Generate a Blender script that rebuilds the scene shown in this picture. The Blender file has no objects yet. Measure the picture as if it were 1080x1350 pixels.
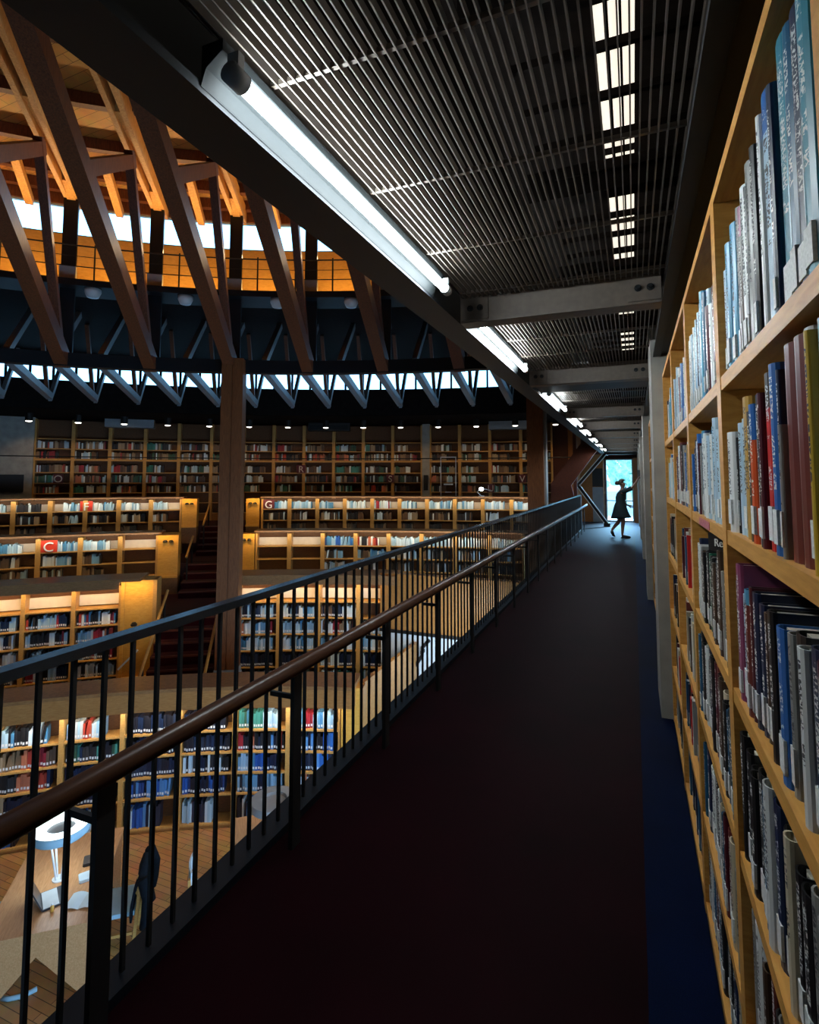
import bpy, bmesh, math, random
from math import sin, cos, pi, radians, sqrt, atan2
from mathutils import Matrix, Vector

random.seed(7)
SC = bpy.context.scene
COL = SC.collection
W = {}                      # world matrices of the things built so far


# ------------------------------------------------------------------ helpers
class MB:
    """collects faces and links them as ONE mesh object"""
    def __init__(s):
        s.v, s.f, s.c = [], [], []
        s.col = None

    def add(s, vs, fs):
        b = len(s.v)
        s.v += [tuple(p) for p in vs]
        s.f += [tuple(b + i for i in q) for q in fs]
        s.c += [s.col] * len(fs)
        return s

    def box(s, x0, x1, y0, y1, z0, z1):
        vs = [(x, y, z) for z in (z0, z1) for y in (y0, y1) for x in (x0, x1)]
        return s.add(vs, [(0, 2, 3, 1), (4, 5, 7, 6), (0, 1, 5, 4), (2, 6, 7, 3), (0, 4, 6, 2), (1, 3, 7, 5)])

    def obox(s, M, sx, sy, sz):
        vs = [M @ Vector((x * sx / 2, y * sy / 2, z * sz / 2)) for z in (-1, 1) for y in (-1, 1) for x in (-1, 1)]
        return s.add(vs, [(0, 2, 3, 1), (4, 5, 7, 6), (0, 1, 5, 4), (2, 6, 7, 3), (0, 4, 6, 2), (1, 3, 7, 5)])

    def beam(s, p, q, w, h, up=(0, 0, 1)):
        """bar of width w (sideways) and height h (along up) from p to q"""
        p, q = Vector(p), Vector(q)
        d = (q - p)
        L = d.length
        d.normalize()
        up = Vector(up)
        sd = d.cross(up)
        if sd.length < 1e-5:
            sd = d.cross(Vector((1, 0, 0)))
        sd.normalize()
        u = sd.cross(d)
        M = Matrix(((sd.x, d.x, u.x, 0), (sd.y, d.y, u.y, 0), (sd.z, d.z, u.z, 0), (0, 0, 0, 1)))
        M.translation = (p + q) / 2
        return s.obox(M, w, L, h)

    def prism(s, poly, z0, z1):
        n = len(poly)
        vs = [(x, y, z0) for x, y in poly] + [(x, y, z1) for x, y in poly]
        fs = [tuple(range(n - 1, -1, -1)), tuple(range(n, 2 * n))]
        fs += [(i, (i + 1) % n, n + (i + 1) % n, n + i) for i in range(n)]
        return s.add(vs, fs)

    def extr(s, pts, d):
        """planar polygon of 3D points thickened along vector d"""
        n = len(pts)
        d = Vector(d)
        vs = [Vector(p) for p in pts] + [Vector(p) + d for p in pts]
        fs = [tuple(range(n - 1, -1, -1)), tuple(range(n, 2 * n))]
        fs += [(i, (i + 1) % n, n + (i + 1) % n, n + i) for i in range(n)]
        return s.add(vs, fs)

    def tube(s, pts, r, n=8, cap=True):
        pts = [Vector(p) for p in pts]
        rs = r if isinstance(r, (list, tuple)) else [r] * len(pts)
        vs, fs = [], []
        pu = None
        for i, p in enumerate(pts):
            d = (pts[min(i + 1, len(pts) - 1)] - pts[max(i - 1, 0)]).normalized()
            if pu is None:
                pu = d.cross(Vector((0, 0, 1)))
                if pu.length < 1e-3:
                    pu = d.cross(Vector((1, 0, 0)))
            pu = (pu - d * pu.dot(d)).normalized()
            pv = d.cross(pu)
            for k in range(n):
                a = 2 * pi * k / n
                vs.append(p + (pu * cos(a) + pv * sin(a)) * rs[i])
        for i in range(len(pts) - 1):
            for k in range(n):
                a, b = i * n + k, i * n + (k + 1) % n
                fs.append((a, b, b + n, a + n))
        if cap:
            fs.append(tuple(range(n - 1, -1, -1)))
            fs.append(tuple(range(len(vs) - n, len(vs))))
        return s.add(vs, fs)

    def lathe(s, prof, n=24, c=(0, 0, 0)):
        vs, fs = [], []
        m = len(prof)
        for k in range(n):
            a = 2 * pi * k / n
            for r, z in prof:
                vs.append((c[0] + r * cos(a), c[1] + r * sin(a), c[2] + z))
        for k in range(n):
            for i in range(m - 1):
                a, b = k * m + i, ((k + 1) % n) * m + i
                fs.append((a, b, b + 1, a + 1))
        return s.add(vs, fs)

    def ring(s, r0, r1, z0, z1, a0, a1, n, z0b=None, z1b=None):
        """curved bar around the drum's centre; z0b/z1b are heights at r1"""
        z0b = z0 if z0b is None else z0b
        z1b = z1 if z1b is None else z1b
        vs, fs = [], []
        for i in range(n + 1):
            a = a0 + (a1 - a0) * i / n
            for r, z in ((r0, z0), (r1, z0b), (r1, z1b), (r0, z1)):
                vs.append(pol(r, a, z))
        for i in range(n):
            for k in range(4):
                a, b = i * 4 + k, i * 4 + (k + 1) % 4
                fs.append((a, a + 4, b + 4, b))
        fs += [(0, 1, 2, 3), (n * 4 + 3, n * 4 + 2, n * 4 + 1, n * 4)]
        return s.add(vs, fs)

    def build(s, name, mat, parent=None, smooth=False, world=True, origin=True):
        me = bpy.data.meshes.new(name)
        vs = [Vector(p) for p in s.v]
        loc = None
        if parent is not None and world:
            Mi = W[parent.name].inverted()
            vs = [Mi @ p for p in vs]
        elif parent is None and origin:
            lo = [min(p[i] for p in vs) for i in range(3)]
            hi = [max(p[i] for p in vs) for i in range(3)]
            loc = Vector(((lo[0] + hi[0]) / 2, (lo[1] + hi[1]) / 2, lo[2]))
            vs = [p - loc for p in vs]
        me.from_pydata([tuple(p) for p in vs], [], s.f)
        me.validate()
        bm = bmesh.new()
        bm.from_mesh(me)
        bmesh.ops.recalc_face_normals(bm, faces=bm.faces)
        bm.to_mesh(me)
        bm.free()
        if any(c is not None for c in s.c) and len(me.polygons) == len(s.c):
            at = me.color_attributes.new('tint', 'FLOAT_COLOR', 'CORNER')
            for p in me.polygons:
                c = s.c[p.index] or (.5, .5, .5)
                for li in p.loop_indices:
                    at.data[li].color = (c[0], c[1], c[2], 1)
        if smooth:
            me.polygons.foreach_set('use_smooth', [True] * len(me.polygons))
        me.materials.append(mat)
        o = bpy.data.objects.new(name, me)
        COL.objects.link(o)
        if parent is not None:
            o.parent = parent
            W[o.name] = W[parent.name].copy()
        else:
            if loc is not None:
                o.location = loc
            W[o.name] = Matrix.Translation(o.location)
        return o


O2 = (-.9, -3.0)            # centre of the round reading room


def pol(r, deg, z):
    a = radians(deg)
    return (O2[0] - r * sin(a), O2[1] + r * cos(a), z)


def tag(o, label=None, cat=None, group=None, kind=None):
    if label: o['label'] = label
    if cat: o['category'] = cat
    if group: o['group'] = group
    if kind: o['kind'] = kind
    return o


def thing(name, loc, rz=0, label=None, cat=None, group=None):
    o = bpy.data.objects.new(name, None)
    COL.objects.link(o)
    o.empty_display_size = .1
    o.location = loc
    o.rotation_euler = (0, 0, rz)
    W[o.name] = Matrix.Translation(Vector(loc)) @ Matrix.Rotation(rz, 4, 'Z')
    return tag(o, label, cat, group)


def struct(name, mb, mat, smooth=False):
    o = mb.build(name, mat, smooth=smooth)
    o['kind'] = 'structure'
    return o


def copy_tree(o, loc=None, rz=None, parent=None):
    c = o.copy()
    COL.objects.link(c)
    if parent is not None:
        c.parent = parent
    if loc is not None:
        c.location = loc
    if rz is not None:
        c.rotation_euler = (0, 0, rz)
    if parent is None:
        W[c.name] = Matrix.Translation(c.location) @ Matrix.Rotation(c.rotation_euler[2], 4, 'Z')
    else:
        W[c.name] = W[parent.name].copy()
    for ch in list(o.children):
        copy_tree(ch, parent=c)
    return c


ORD = ['first', 'second', 'third', 'fourth', 'fifth', 'sixth', 'seventh', 'eighth', 'ninth', 'tenth', 'eleventh', 'twelfth',
       'thirteenth', 'fourteenth', 'fifteenth', 'sixteenth', 'seventeenth', 'eighteenth', 'nineteenth', 'twentieth',
       'twenty-first', 'twenty-second', 'twenty-third', 'twenty-fourth', 'twenty-fifth', 'twenty-sixth', 'twenty-seventh',
       'twenty-eighth', 'twenty-ninth', 'thirtieth', 'thirty-first', 'thirty-second']


# ---------------------------------------------------------------- materials
def newmat(name):
    m = bpy.data.materials.new(name)
    m.use_nodes = True
    nt = m.node_tree
    return m, nt, nt.nodes['Principled BSDF']


def nd(nt, t, **kw):
    n = nt.nodes.new(t)
    for k, v in kw.items():
        setattr(n, k, v)
    return n


def mat_wood(name, c1, c2, sc=(1, 1, 1), rough=.5, spec=.35, grain=6.0):
    m, nt, b = newmat(name)
    tc = nd(nt, 'ShaderNodeTexCoord')
    mp = nd(nt, 'ShaderNodeMapping')
    mp.inputs['Scale'].default_value = sc
    n1 = nd(nt, 'ShaderNodeTexNoise')
    n1.inputs['Scale'].default_value = grain
    n1.inputs['Detail'].default_value = 6
    n1.inputs['Distortion'].default_value = .6
    cr = nd(nt, 'ShaderNodeValToRGB')
    cr.color_ramp.elements[0].position = .32
    cr.color_ramp.elements[1].position = .68
    cr.color_ramp.elements[0].color = (*c1, 1)
    cr.color_ramp.elements[1].color = (*c2, 1)
    bp = nd(nt, 'ShaderNodeBump')
    bp.inputs['Strength'].default_value = .08
    L = nt.links.new
    L(tc.outputs['Object'], mp.inputs['Vector'])
    L(mp.outputs[0], n1.inputs['Vector'])
    L(n1.outputs['Fac'], cr.inputs[0])
    L(cr.outputs[0], b.inputs['Base Color'])
    L(n1.outputs['Fac'], bp.inputs['Height'])
    L(bp.outputs[0], b.inputs['Normal'])
    b.inputs['Roughness'].default_value = rough
    b.inputs['Specular IOR Level'].default_value = spec
    return m


def mat_plain(name, c, rough=.5, metal=0., spec=.5, noise=.15, nscale=8.0, bump=0.0, sheen=0.0):
    m, nt, b = newmat(name)
    tc = nd(nt, 'ShaderNodeTexCoord')
    n1 = nd(nt, 'ShaderNodeTexNoise')
    n1.inputs['Scale'].default_value = nscale
    n1.inputs['Detail'].default_value = 5
    cr = nd(nt, 'ShaderNodeValToRGB')
    cr.color_ramp.elements[0].position = .3
    cr.color_ramp.elements[1].position = .7
    cr.color_ramp.elements[0].color = tuple(x * (1 - noise) for x in c) + (1,)
    cr.color_ramp.elements[1].color = tuple(min(1, x * (1 + noise)) for x in c) + (1,)
    L = nt.links.new
    L(tc.outputs['Object'], n1.inputs['Vector'])
    L(n1.outputs['Fac'], cr.inputs[0])
    L(cr.outputs[0], b.inputs['Base Color'])
    if bump:
        bp = nd(nt, 'ShaderNodeBump')
        bp.inputs['Strength'].default_value = bump
        L(n1.outputs['Fac'], bp.inputs['Height'])
        L(bp.outputs[0], b.inputs['Normal'])
    b.inputs['Roughness'].default_value = rough
    b.inputs['Metallic'].default_value = metal
    b.inputs['Specular IOR Level'].default_value = spec
    if sheen:
        b.inputs['Sheen Weight'].default_value = sheen
    return m


def mat_emit(name, c, st):
    m, nt, b = newmat(name)
    b.inputs['Base Color'].default_value = (.8, .8, .8, 1)
    b.inputs['Emission Color'].default_value = (*c, 1)
    b.inputs['Emission Strength'].default_value = st
    return m


def mat_glass(name):
    m, nt, b = newmat(name)
    nt.nodes.remove(b)
    out = nt.nodes['Material Output']
    tr = nd(nt, 'ShaderNodeBsdfTransparent')
    tr.inputs[0].default_value = (.93, .97, .97, 1)
    gl = nd(nt, 'ShaderNodeBsdfGlossy')
    gl.inputs['Roughness'].default_value = .02
    fr = nd(nt, 'ShaderNodeFresnel')
    fr.inputs[0].default_value = 1.35
    mx = nd(nt, 'ShaderNodeMixShader')
    L = nt.links.new
    L(fr.outputs[0], mx.inputs[0])
    L(tr.outputs[0], mx.inputs[1])
    L(gl.outputs[0], mx.inputs[2])
    L(mx.outputs[0], out.inputs[0])
    return m


def mat_carpet(name, c, rough=.6):
    m, nt, b = newmat(name)
    tc = nd(nt, 'ShaderNodeTexCoord')
    n1 = nd(nt, 'ShaderNodeTexNoise')
    n1.inputs['Scale'].default_value = 260
    n2 = nd(nt, 'ShaderNodeTexNoise')
    n2.inputs['Scale'].default_value = 2.5
    mx = nd(nt, 'ShaderNodeMath', operation='MULTIPLY')
    cr = nd(nt, 'ShaderNodeValToRGB')
    cr.color_ramp.elements[0].position = .12
    cr.color_ramp.elements[1].position = .4
    cr.color_ramp.elements[0].color = tuple(x * .6 for x in c) + (1,)
    cr.color_ramp.elements[1].color = tuple(x * 1.3 for x in c) + (1,)
    bp = nd(nt, 'ShaderNodeBump')
    bp.inputs['Strength'].default_value = .08
    bp.inputs['Distance'].default_value = .002
    L = nt.links.new
    L(tc.outputs['Object'], n1.inputs['Vector'])
    L(tc.outputs['Object'], n2.inputs['Vector'])
    L(n1.outputs['Fac'], mx.inputs[0])
    L(n2.outputs['Fac'], mx.inputs[1])
    L(mx.outputs[0], cr.inputs[0])
    L(cr.outputs[0], b.inputs['Base Color'])
    L(n1.outputs['Fac'], bp.inputs['Height'])
    L(bp.outputs[0], b.inputs['Normal'])
    b.inputs['Roughness'].default_value = rough
    b.inputs['Specular IOR Level'].default_value = .02
    b.inputs['Sheen Weight'].default_value = .07
    b.inputs['Sheen Roughness'].default_value = .3
    return m


def mat_planks(name, c1, c2, w, along, rough=.45):
    """boards: brick pattern, long side along 'x' or 'y'"""
    m, nt, b = newmat(name)
    tc = nd(nt, 'ShaderNodeTexCoord')
    mp = nd(nt, 'ShaderNodeMapping')
    if along == 'y':
        mp.inputs['Rotation'].default_value = (0, 0, pi / 2)
    br = nd(nt, 'ShaderNodeTexBrick')
    br.inputs['Scale'].default_value = 1
    br.inputs['Brick Width'].default_value = 1.1
    br.inputs['Row Height'].default_value = w
    br.inputs['Mortar Size'].default_value = .004
    br.inputs['Color1'].default_value = (*c1, 1)
    br.inputs['Color2'].default_value = (*c2, 1)
    br.inputs['Mortar'].default_value = tuple(x * .25 for x in c1) + (1,)
    n1 = nd(nt, 'ShaderNodeTexNoise')
    n1.inputs['Scale'].default_value = 5
    n1.inputs['Detail'].default_value = 6
    mx = nd(nt, 'ShaderNodeMix', data_type='RGBA', blend_type='MULTIPLY')
    mx.inputs[0].default_value = .6
    L = nt.links.new
    L(tc.outputs['Object'], mp.inputs['Vector'])
    L(mp.outputs[0], br.inputs['Vector'])
    L(tc.outputs['Object'], n1.inputs['Vector'])
    L(br.outputs['Color'], mx.inputs[6])
    L(n1.outputs['Color'], mx.inputs[7])
    L(mx.outputs[2], b.inputs['Base Color'])
    b.inputs['Roughness'].default_value = rough
    return m


def mat_book():
    """cover colour from the object, a second colour above 'split', letter-like marks on the spine"""
    m, nt, b = newmat('book_cover')
    L = nt.links.new
    tc = nd(nt, 'ShaderNodeTexCoord')
    oi = nd(nt, 'ShaderNodeObjectInfo')
    a2 = nd(nt, 'ShaderNodeAttribute', attribute_type='OBJECT', attribute_name='tint2')
    asp = nd(nt, 'ShaderNodeAttribute', attribute_type='OBJECT', attribute_name='split')
    ink = nd(nt, 'ShaderNodeAttribute', attribute_type='OBJECT', attribute_name='ink')
    sx = nd(nt, 'ShaderNodeSeparateXYZ')
    L(tc.outputs['Generated'], sx.inputs[0])
    so = nd(nt, 'ShaderNodeSeparateXYZ')
    L(tc.outputs['Object'], so.inputs[0])

    def math(op, a, b_=None):
        n = nd(nt, 'ShaderNodeMath', operation=op)
        for i, v in enumerate((a, b_)):
            if v is None: continue
            if isinstance(v, (int, float)): n.inputs[i].default_value = v
            else: L(v, n.inputs[i])
        return n.outputs[0]
    up = math('GREATER_THAN', sx.outputs[2], asp.outputs['Fac'])
    m1 = nd(nt, 'ShaderNodeMix', data_type='RGBA')
    L(up, m1.inputs[0]); L(oi.outputs['Color'], m1.inputs[6]); L(a2.outputs['Color'], m1.inputs[7])
    cmb = nd(nt, 'ShaderNodeCombineXYZ')
    L(math('MULTIPLY', so.outputs[1], 150.0), cmb.inputs[0])
    L(math('MULTIPLY', so.outputs[2], 240.0), cmb.inputs[1])
    L(math('MULTIPLY', oi.outputs['Random'], 50.0), cmb.inputs[2])
    nz = nd(nt, 'ShaderNodeTexNoise')
    nz.inputs['Scale'].default_value = 1
    nz.inputs['Detail'].default_value = 1
    L(cmb.outputs[0], nz.inputs['Vector'])
    cm2 = nd(nt, 'ShaderNodeCombineXYZ')
    L(math('MULTIPLY', so.outputs[2], 26.0), cm2.inputs[1])
    L(math('MULTIPLY', oi.outputs['Random'], 90.0), cm2.inputs[2])
    nw = nd(nt, 'ShaderNodeTexNoise')
    nw.inputs['Scale'].default_value = 1
    L(cm2.outputs[0], nw.inputs['Vector'])
    k = math('GREATER_THAN', nz.outputs['Fac'], .52)
    k = math('MULTIPLY', k, math('GREATER_THAN', nw.outputs['Fac'], .43))
    k = math('MULTIPLY', k, math('LESS_THAN', sx.outputs[0], .06))
    yy = math('ABSOLUTE', math('SUBTRACT', sx.outputs[1], .5))
    k = math('MULTIPLY', k, math('LESS_THAN', yy, .24))
    k = math('MULTIPLY', k, math('GREATER_THAN', sx.outputs[2], .34))
    k = math('MULTIPLY', k, math('LESS_THAN', sx.outputs[2], .93))
    lum = nd(nt, 'ShaderNodeRGBToBW')
    L(m1.outputs[2], lum.inputs[0])
    light = math('GREATER_THAN', lum.outputs[0], .22)
    m2 = nd(nt, 'ShaderNodeMix', data_type='RGBA')
    m2.inputs[6].default_value = (.8, .8, .76, 1)
    m2.inputs[7].default_value = (.02, .02, .03, 1)
    L(light, m2.inputs[0])
    m3 = nd(nt, 'ShaderNodeMix', data_type='RGBA')
    L(math('MULTIPLY', k, ink.outputs['Fac']), m3.inputs[0])
    L(m1.outputs[2], m3.inputs[6]); L(m2.outputs[2], m3.inputs[7])
    L(m3.outputs[2], b.inputs['Base Color'])
    b.inputs['Roughness'].default_value = .33
    b.inputs['Specular IOR Level'].default_value = .5
    return m


def mat_attr(name, rough=.5):
    m, nt, b = newmat(name)
    a = nd(nt, 'ShaderNodeAttribute', attribute_name='tint')
    nt.links.new(a.outputs['Color'], b.inputs['Base Color'])
    b.inputs['Roughness'].default_value = rough
    return m


def mat_outdoor(name, c1, c2):
    m, nt, b = newmat(name)
    tc = nd(nt, 'ShaderNodeTexCoord')
    n1 = nd(nt, 'ShaderNodeTexNoise')
    n1.inputs['Scale'].default_value = 3
    n1.inputs['Detail'].default_value = 8
    cr = nd(nt, 'ShaderNodeValToRGB')
    cr.color_ramp.elements[0].position = .4
    cr.color_ramp.elements[1].position = .6
    cr.color_ramp.elements[0].color = (*c1, 1)
    cr.color_ramp.elements[1].color = (*c2, 1)
    L = nt.links.new
    L(tc.outputs['Object'], n1.inputs['Vector'])
    L(n1.outputs['Fac'], cr.inputs[0])
    L(cr.outputs[0], b.inputs['Base Color'])
    b.inputs['Roughness'].default_value = .7
    return m


SHELF = mat_wood('shelf_oak', (.47, .24, .062), (.60, .335, .10), (3, 3, 14), .42)
SHELFH = mat_wood('shelf_oak_board', (.47, .24, .062), (.60, .335, .10), (14, 3, 3), .42)
SHELFY = mat_wood('shelf_oak_edge', (.47, .24, .062), (.60, .335, .10), (14, 1.5, 14), .42)
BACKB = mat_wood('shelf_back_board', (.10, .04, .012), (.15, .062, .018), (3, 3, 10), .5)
PALE = mat_plain('pale_back_board', (.74, .68, .58), .5, noise=.06)
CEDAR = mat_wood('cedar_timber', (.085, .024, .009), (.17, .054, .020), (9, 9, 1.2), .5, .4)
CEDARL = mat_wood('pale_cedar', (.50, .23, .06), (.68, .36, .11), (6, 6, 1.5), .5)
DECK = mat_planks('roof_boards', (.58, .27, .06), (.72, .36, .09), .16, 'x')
GWALL = mat_wood('gallery_plywood', (.54, .28, .075), (.64, .35, .10), (2, 2, 5), .45)
COUNTER = mat_wood('counter_wood', (.20, .09, .028), (.30, .14, .05), (3, 3, 12), .38)
FASCIA = mat_wood('fascia_wood', (.30, .125, .032), (.41, .19, .055), (2, 2, 14), .42)
HANDR = mat_wood('handrail_wood', (.05, .018, .008), (.085, .032, .014), (10, 1, 10), .32, .5)
DARKW = mat_wood('dark_wall_wood', (.075, .017, .008), (.12, .028, .012), (3, 3, 10), .5)
RWALL = mat_wood('red_cedar_panel', (.34, .11, .025), (.46, .16, .035), (3, 3, 10), .4)
STEEL = mat_plain('dark_steel', (.0065, .009, .0115), .5, .0, .3, noise=.2)
BEAMM = mat_plain('painted_beam', (.15, .122, .10), .5, .15, noise=.12, nscale=30)
BLACK = mat_plain('black_paint', (.010, .009, .009), .5, noise=.2)
RAILM = mat_plain('rail_steel', (.06, .07, .085), .22, .85, noise=.1)
GRATE = mat_plain('galvanised_grating', (.15, .125, .105), .45, .3, noise=.15)
WHITEM = mat_plain('white_enamel', (.72, .75, .76), .35, noise=.04)
GREYM = mat_plain('grey_enamel', (.30, .32, .33), .4, noise=.06)
HOUS = mat_plain('dim_housing_enamel', (.016, .019, .020), .6, spec=.1, noise=.06)
KERB = mat_plain('kerb_paint', (.006, .008, .012), .5, spec=.18, noise=.2)
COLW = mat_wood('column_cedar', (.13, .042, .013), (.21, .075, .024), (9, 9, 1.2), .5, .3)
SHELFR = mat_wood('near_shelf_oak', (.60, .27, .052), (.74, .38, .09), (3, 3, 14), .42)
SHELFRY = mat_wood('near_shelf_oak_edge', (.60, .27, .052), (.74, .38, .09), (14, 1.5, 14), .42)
CONC = mat_plain('concrete', (.33, .32, .29), .8, noise=.18, nscale=5, bump=.1)
DARK = mat_plain('dark_board', (.011, .008, .007), .85, spec=.08, noise=.3)
GREYT = mat_wood('weathered_truss', (.17, .18, .19), (.30, .31, .32), (9, 9, 1.2), .5, .4)  # pale grey picked so the blue window light shows on the timber
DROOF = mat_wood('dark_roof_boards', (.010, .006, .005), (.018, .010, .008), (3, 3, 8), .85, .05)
REDC = mat_carpet('red_carpet', (.0105, .0013, .0026))
BLUEC = mat_carpet('blue_carpet', (.0007, .0045, .024))
STAIRC = mat_carpet('stair_carpet', (.032, .004, .006))
FLOORW = mat_planks('parquet', (.50, .25, .085), (.66, .35, .13), .09, 'x', .35)
TABLEW = mat_wood('table_wood', (.50, .24, .095), (.64, .34, .155), (14, 1.6, 14), .35)
PAGES = mat_plain('book_pages', (.58, .55, .46), .8, noise=.12, nscale=120)
STICK = mat_plain('call_number_sticker', (.74, .76, .74), .5, noise=.18, nscale=160)
BOOK = mat_book()
STUFF = mat_attr('book_tints', .42)
GLASS = mat_glass('window_glass')
TUBE = mat_emit('fluorescent_tube', (.86, .96, 1.0), 84.0)
DISC = mat_emit('downlight_lens', (1, .93, .8), 5.0)
RINGL = mat_emit('ring_lamp_diffuser', (.80, .95, 1.0), 2.2)
SPARK = mat_emit('desk_lamp_bulb', (.75, .92, 1.0), 30.0)
UPLT = mat_emit('upper_floor_light', (1.0, .90, .74), 1.1)
REDS = mat_plain('red_sign', (.62, .045, .02), .4, noise=.05)
MAROON = mat_plain('maroon_sign', (.10, .008, .010), .4, noise=.05)
LETTW = mat_plain('white_letter', (.78, .78, .76), .4, noise=.02)
LETTR = mat_plain('faded_letter', (.60, .48, .40), .4, noise=.02)
FABRIC = mat_plain('dark_jacket_cloth', (.006, .009, .013), .9, spec=.1, noise=.3, nscale=40, bump=.2)
SEATB = mat_plain('pale_blue_cushion', (.35, .55, .66), .6, noise=.08)
PAPER = mat_plain('paper', (.60, .72, .78), .6, noise=.04)
SCREEN = mat_plain('laptop_shell', (.03, .03, .035), .3, noise=.1)
KEYS = mat_plain('laptop_keyboard', (.55, .60, .62), .4, noise=.08)
SKIN = mat_plain('skin', (.30, .17, .12), .5, noise=.05)
HAIR = mat_plain('hair', (.05, .035, .022), .6, noise=.3, nscale=60, bump=.3)
DRESS = mat_plain('dark_teal_dress', (.006, .024, .034), .75, noise=.2, nscale=30)
SHOE = mat_plain('black_shoe', (.008, .008, .009), .35)
LEAF = mat_outdoor('foliage', (.30, .50, .36), (.62, .76, .62))
GRASS = mat_outdoor('pale_path', (.50, .52, .48), (.66, .68, .64))
BARK = mat_plain('bark', (.10, .07, .05), .9, noise=.3, bump=.3)
PINK = mat_plain('pink_label_strip', (.55, .16, .20), .5, noise=.25, nscale=90)
AMBER = mat_wood('varnished_end_panel', (.66, .33, .055), (.76, .41, .08), (2, 2, 6), .35)
WALLWH = mat_plain('white_wall_paint', (.68, .72, .74), .6, noise=.03)

# ------------------------------------------------------------------- camera
cam = bpy.data.cameras.new('camera')
co = bpy.data.objects.new('camera', cam)
COL.objects.link(co)
yaw, pit = radians(22.25), radians(4.05)
co.location = (0, 0, 1.6)
co.rotation_euler = (pi / 2 + pit, 0, yaw)
cam.sensor_fit = 'HORIZONTAL'
cam.sensor_width = 36
cam.lens = 24.0
cam.shift_y = -95 / 1080
cam.clip_start = .05
cam.clip_end = 400
SC.camera = co
SC.view_settings.view_transform = 'Standard'
SC.view_settings.look = 'None'
SC.view_settings.exposure = 0
SC.view_settings.gamma = 1
SC.cycles.use_denoising = True
SC.cycles.max_bounces = 6
SC.cycles.diffuse_bounces = 3
SC.cycles.glossy_bounces = 3
SC.cycles.sample_clamp_indirect = 6

wd = bpy.data.worlds.new('sky')
SC.world = wd
wd.use_nodes = True
bg = wd.node_tree.nodes['Background']
bg.inputs[0].default_value = (.27, .60, 1.0, 1)
bg.inputs[1].default_value = 5.2


def area(name, loc, to, sx, sy, e, c, portal=False, spread=pi):
    l = bpy.data.lights.new(name, 'AREA')
    l.shape = 'RECTANGLE'
    l.size, l.size_y = sx, sy
    l.energy = e
    l.color = c
    l.spread = spread
    o = bpy.data.objects.new(name, l)
    COL.objects.link(o)
    o.location = loc
    d = Vector(to) - Vector(loc)
    o.rotation_euler = d.to_track_quat('-Z', 'Y').to_euler()
    if portal:
        l.cycles.is_portal = True
    return o


def strip(name, r, deg, z, to, length, wid, e, c):
    """lamp strip lying along the ring's tangent"""
    l = bpy.data.lights.new(name, 'AREA')
    l.shape = 'RECTANGLE'
    l.size, l.size_y = length, wid
    l.energy = e
    l.color = c
    o = bpy.data.objects.new(name, l)
    COL.objects.link(o)
    p = Vector(pol(r, deg, z))
    t = Vector(pol(to[0], deg, to[1]))
    zax = (p - t).normalized()
    a = radians(deg)
    xax = Vector((cos(a), sin(a), 0))
    yax = zax.cross(xax)
    M = Matrix(((xax.x, yax.x, zax.x, p.x), (xax.y, yax.y, zax.y, p.y), (xax.z, yax.z, zax.z, p.z), (0, 0, 0, 1)))
    o.matrix_world = M
    return o


# =============================================================== THE SETTING
AMAX = 70                   # the drum is built from the walkway round to here
YEND = 21.9
struct('floor_walkway', MB().box(-1.5, 0, -3.5, YEND, -.25, 0), REDC)
struct('floor_blue_border', MB().box(0, .2045, -3.5, YEND, -.25, 0), BLUEC)
struct('floor_under_bookcases', MB().box(.2045, .75, -3.5, YEND, -.25, -.002), DARK)
m = MB()
m.prism([(-1.0, -3.2)] + [pol(11.35, a, 0)[:2] for a in range(-2, AMAX + 1, 2)], -3.75, -3.6)
struct('floor_reading_room', m, FLOORW)
struct('wall_right', MB().box(.62, .75, -3.5, YEND, -.25, 4.6), DARK)
struct('wall_behind_camera', MB().box(-14, .75, -3.75, -3.5, -3.75, 9), DARK)
a = AMAX
m = MB()
p0, p1 = pol(3, a, 0), pol(22.5, a, 0)
m.beam((p0[0], p0[1], 2.6), (p1[0], p1[1], 2.6), .15, 12.8)
struct('wall_sky_block', m, DARK)  # unseen wall added to keep sky light out where the drum stops
# walkway kerb and steel edge
struct('trim_walkway_edge', MB().box(-1.62, -1.5, -3.5, 17.95, -.28, .035), KERB)
struct('trim_landing_edge', MB().box(-3.9, -1.5, 17.95, YEND, -.25, 0), REDC)
# void above the grating
struct('ceiling_upper_floor', MB().box(-1.0, .75, -3.5, YEND, 4.35, 4.6), DARK)
struct('wall_above_edge_beam', MB().box(-1.06, -.98, -3.5, YEND, 2.86, 9.4), DARK)
m = MB()
for y0_, y1_ in ((.1, 1.95), (2.1, 3.5), (3.65, 5.2), (5.35, 7.0), (7.2, 9.0), (9.2, 11)):
    m.box(-.115, .06, y0_, y1_, 3.66, 3.70)
tag(m.build('ceiling_light_panels', UPLT), kind='structure')
m = MB()
y = .1
while y < 11:
    m.box(-.5, .4, y - .014, y + .014, 3.52, 3.56)
    y += .34
for x in (-.055, .0):
    m.box(x - .006, x + .006, .1, 11, 3.60, 3.62)
for y in (2.02, 3.57, 5.27, 7.1, 9.1):
    m.box(-.6, .5, y - .06, y + .06, 3.4, 3.6)
struct('ceiling_joists', m, DARK)
struct('ceiling_soffit_over_shelves', MB().box(.205, .62, -3.5, YEND, 2.47, 2.52), BLACK)

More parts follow.
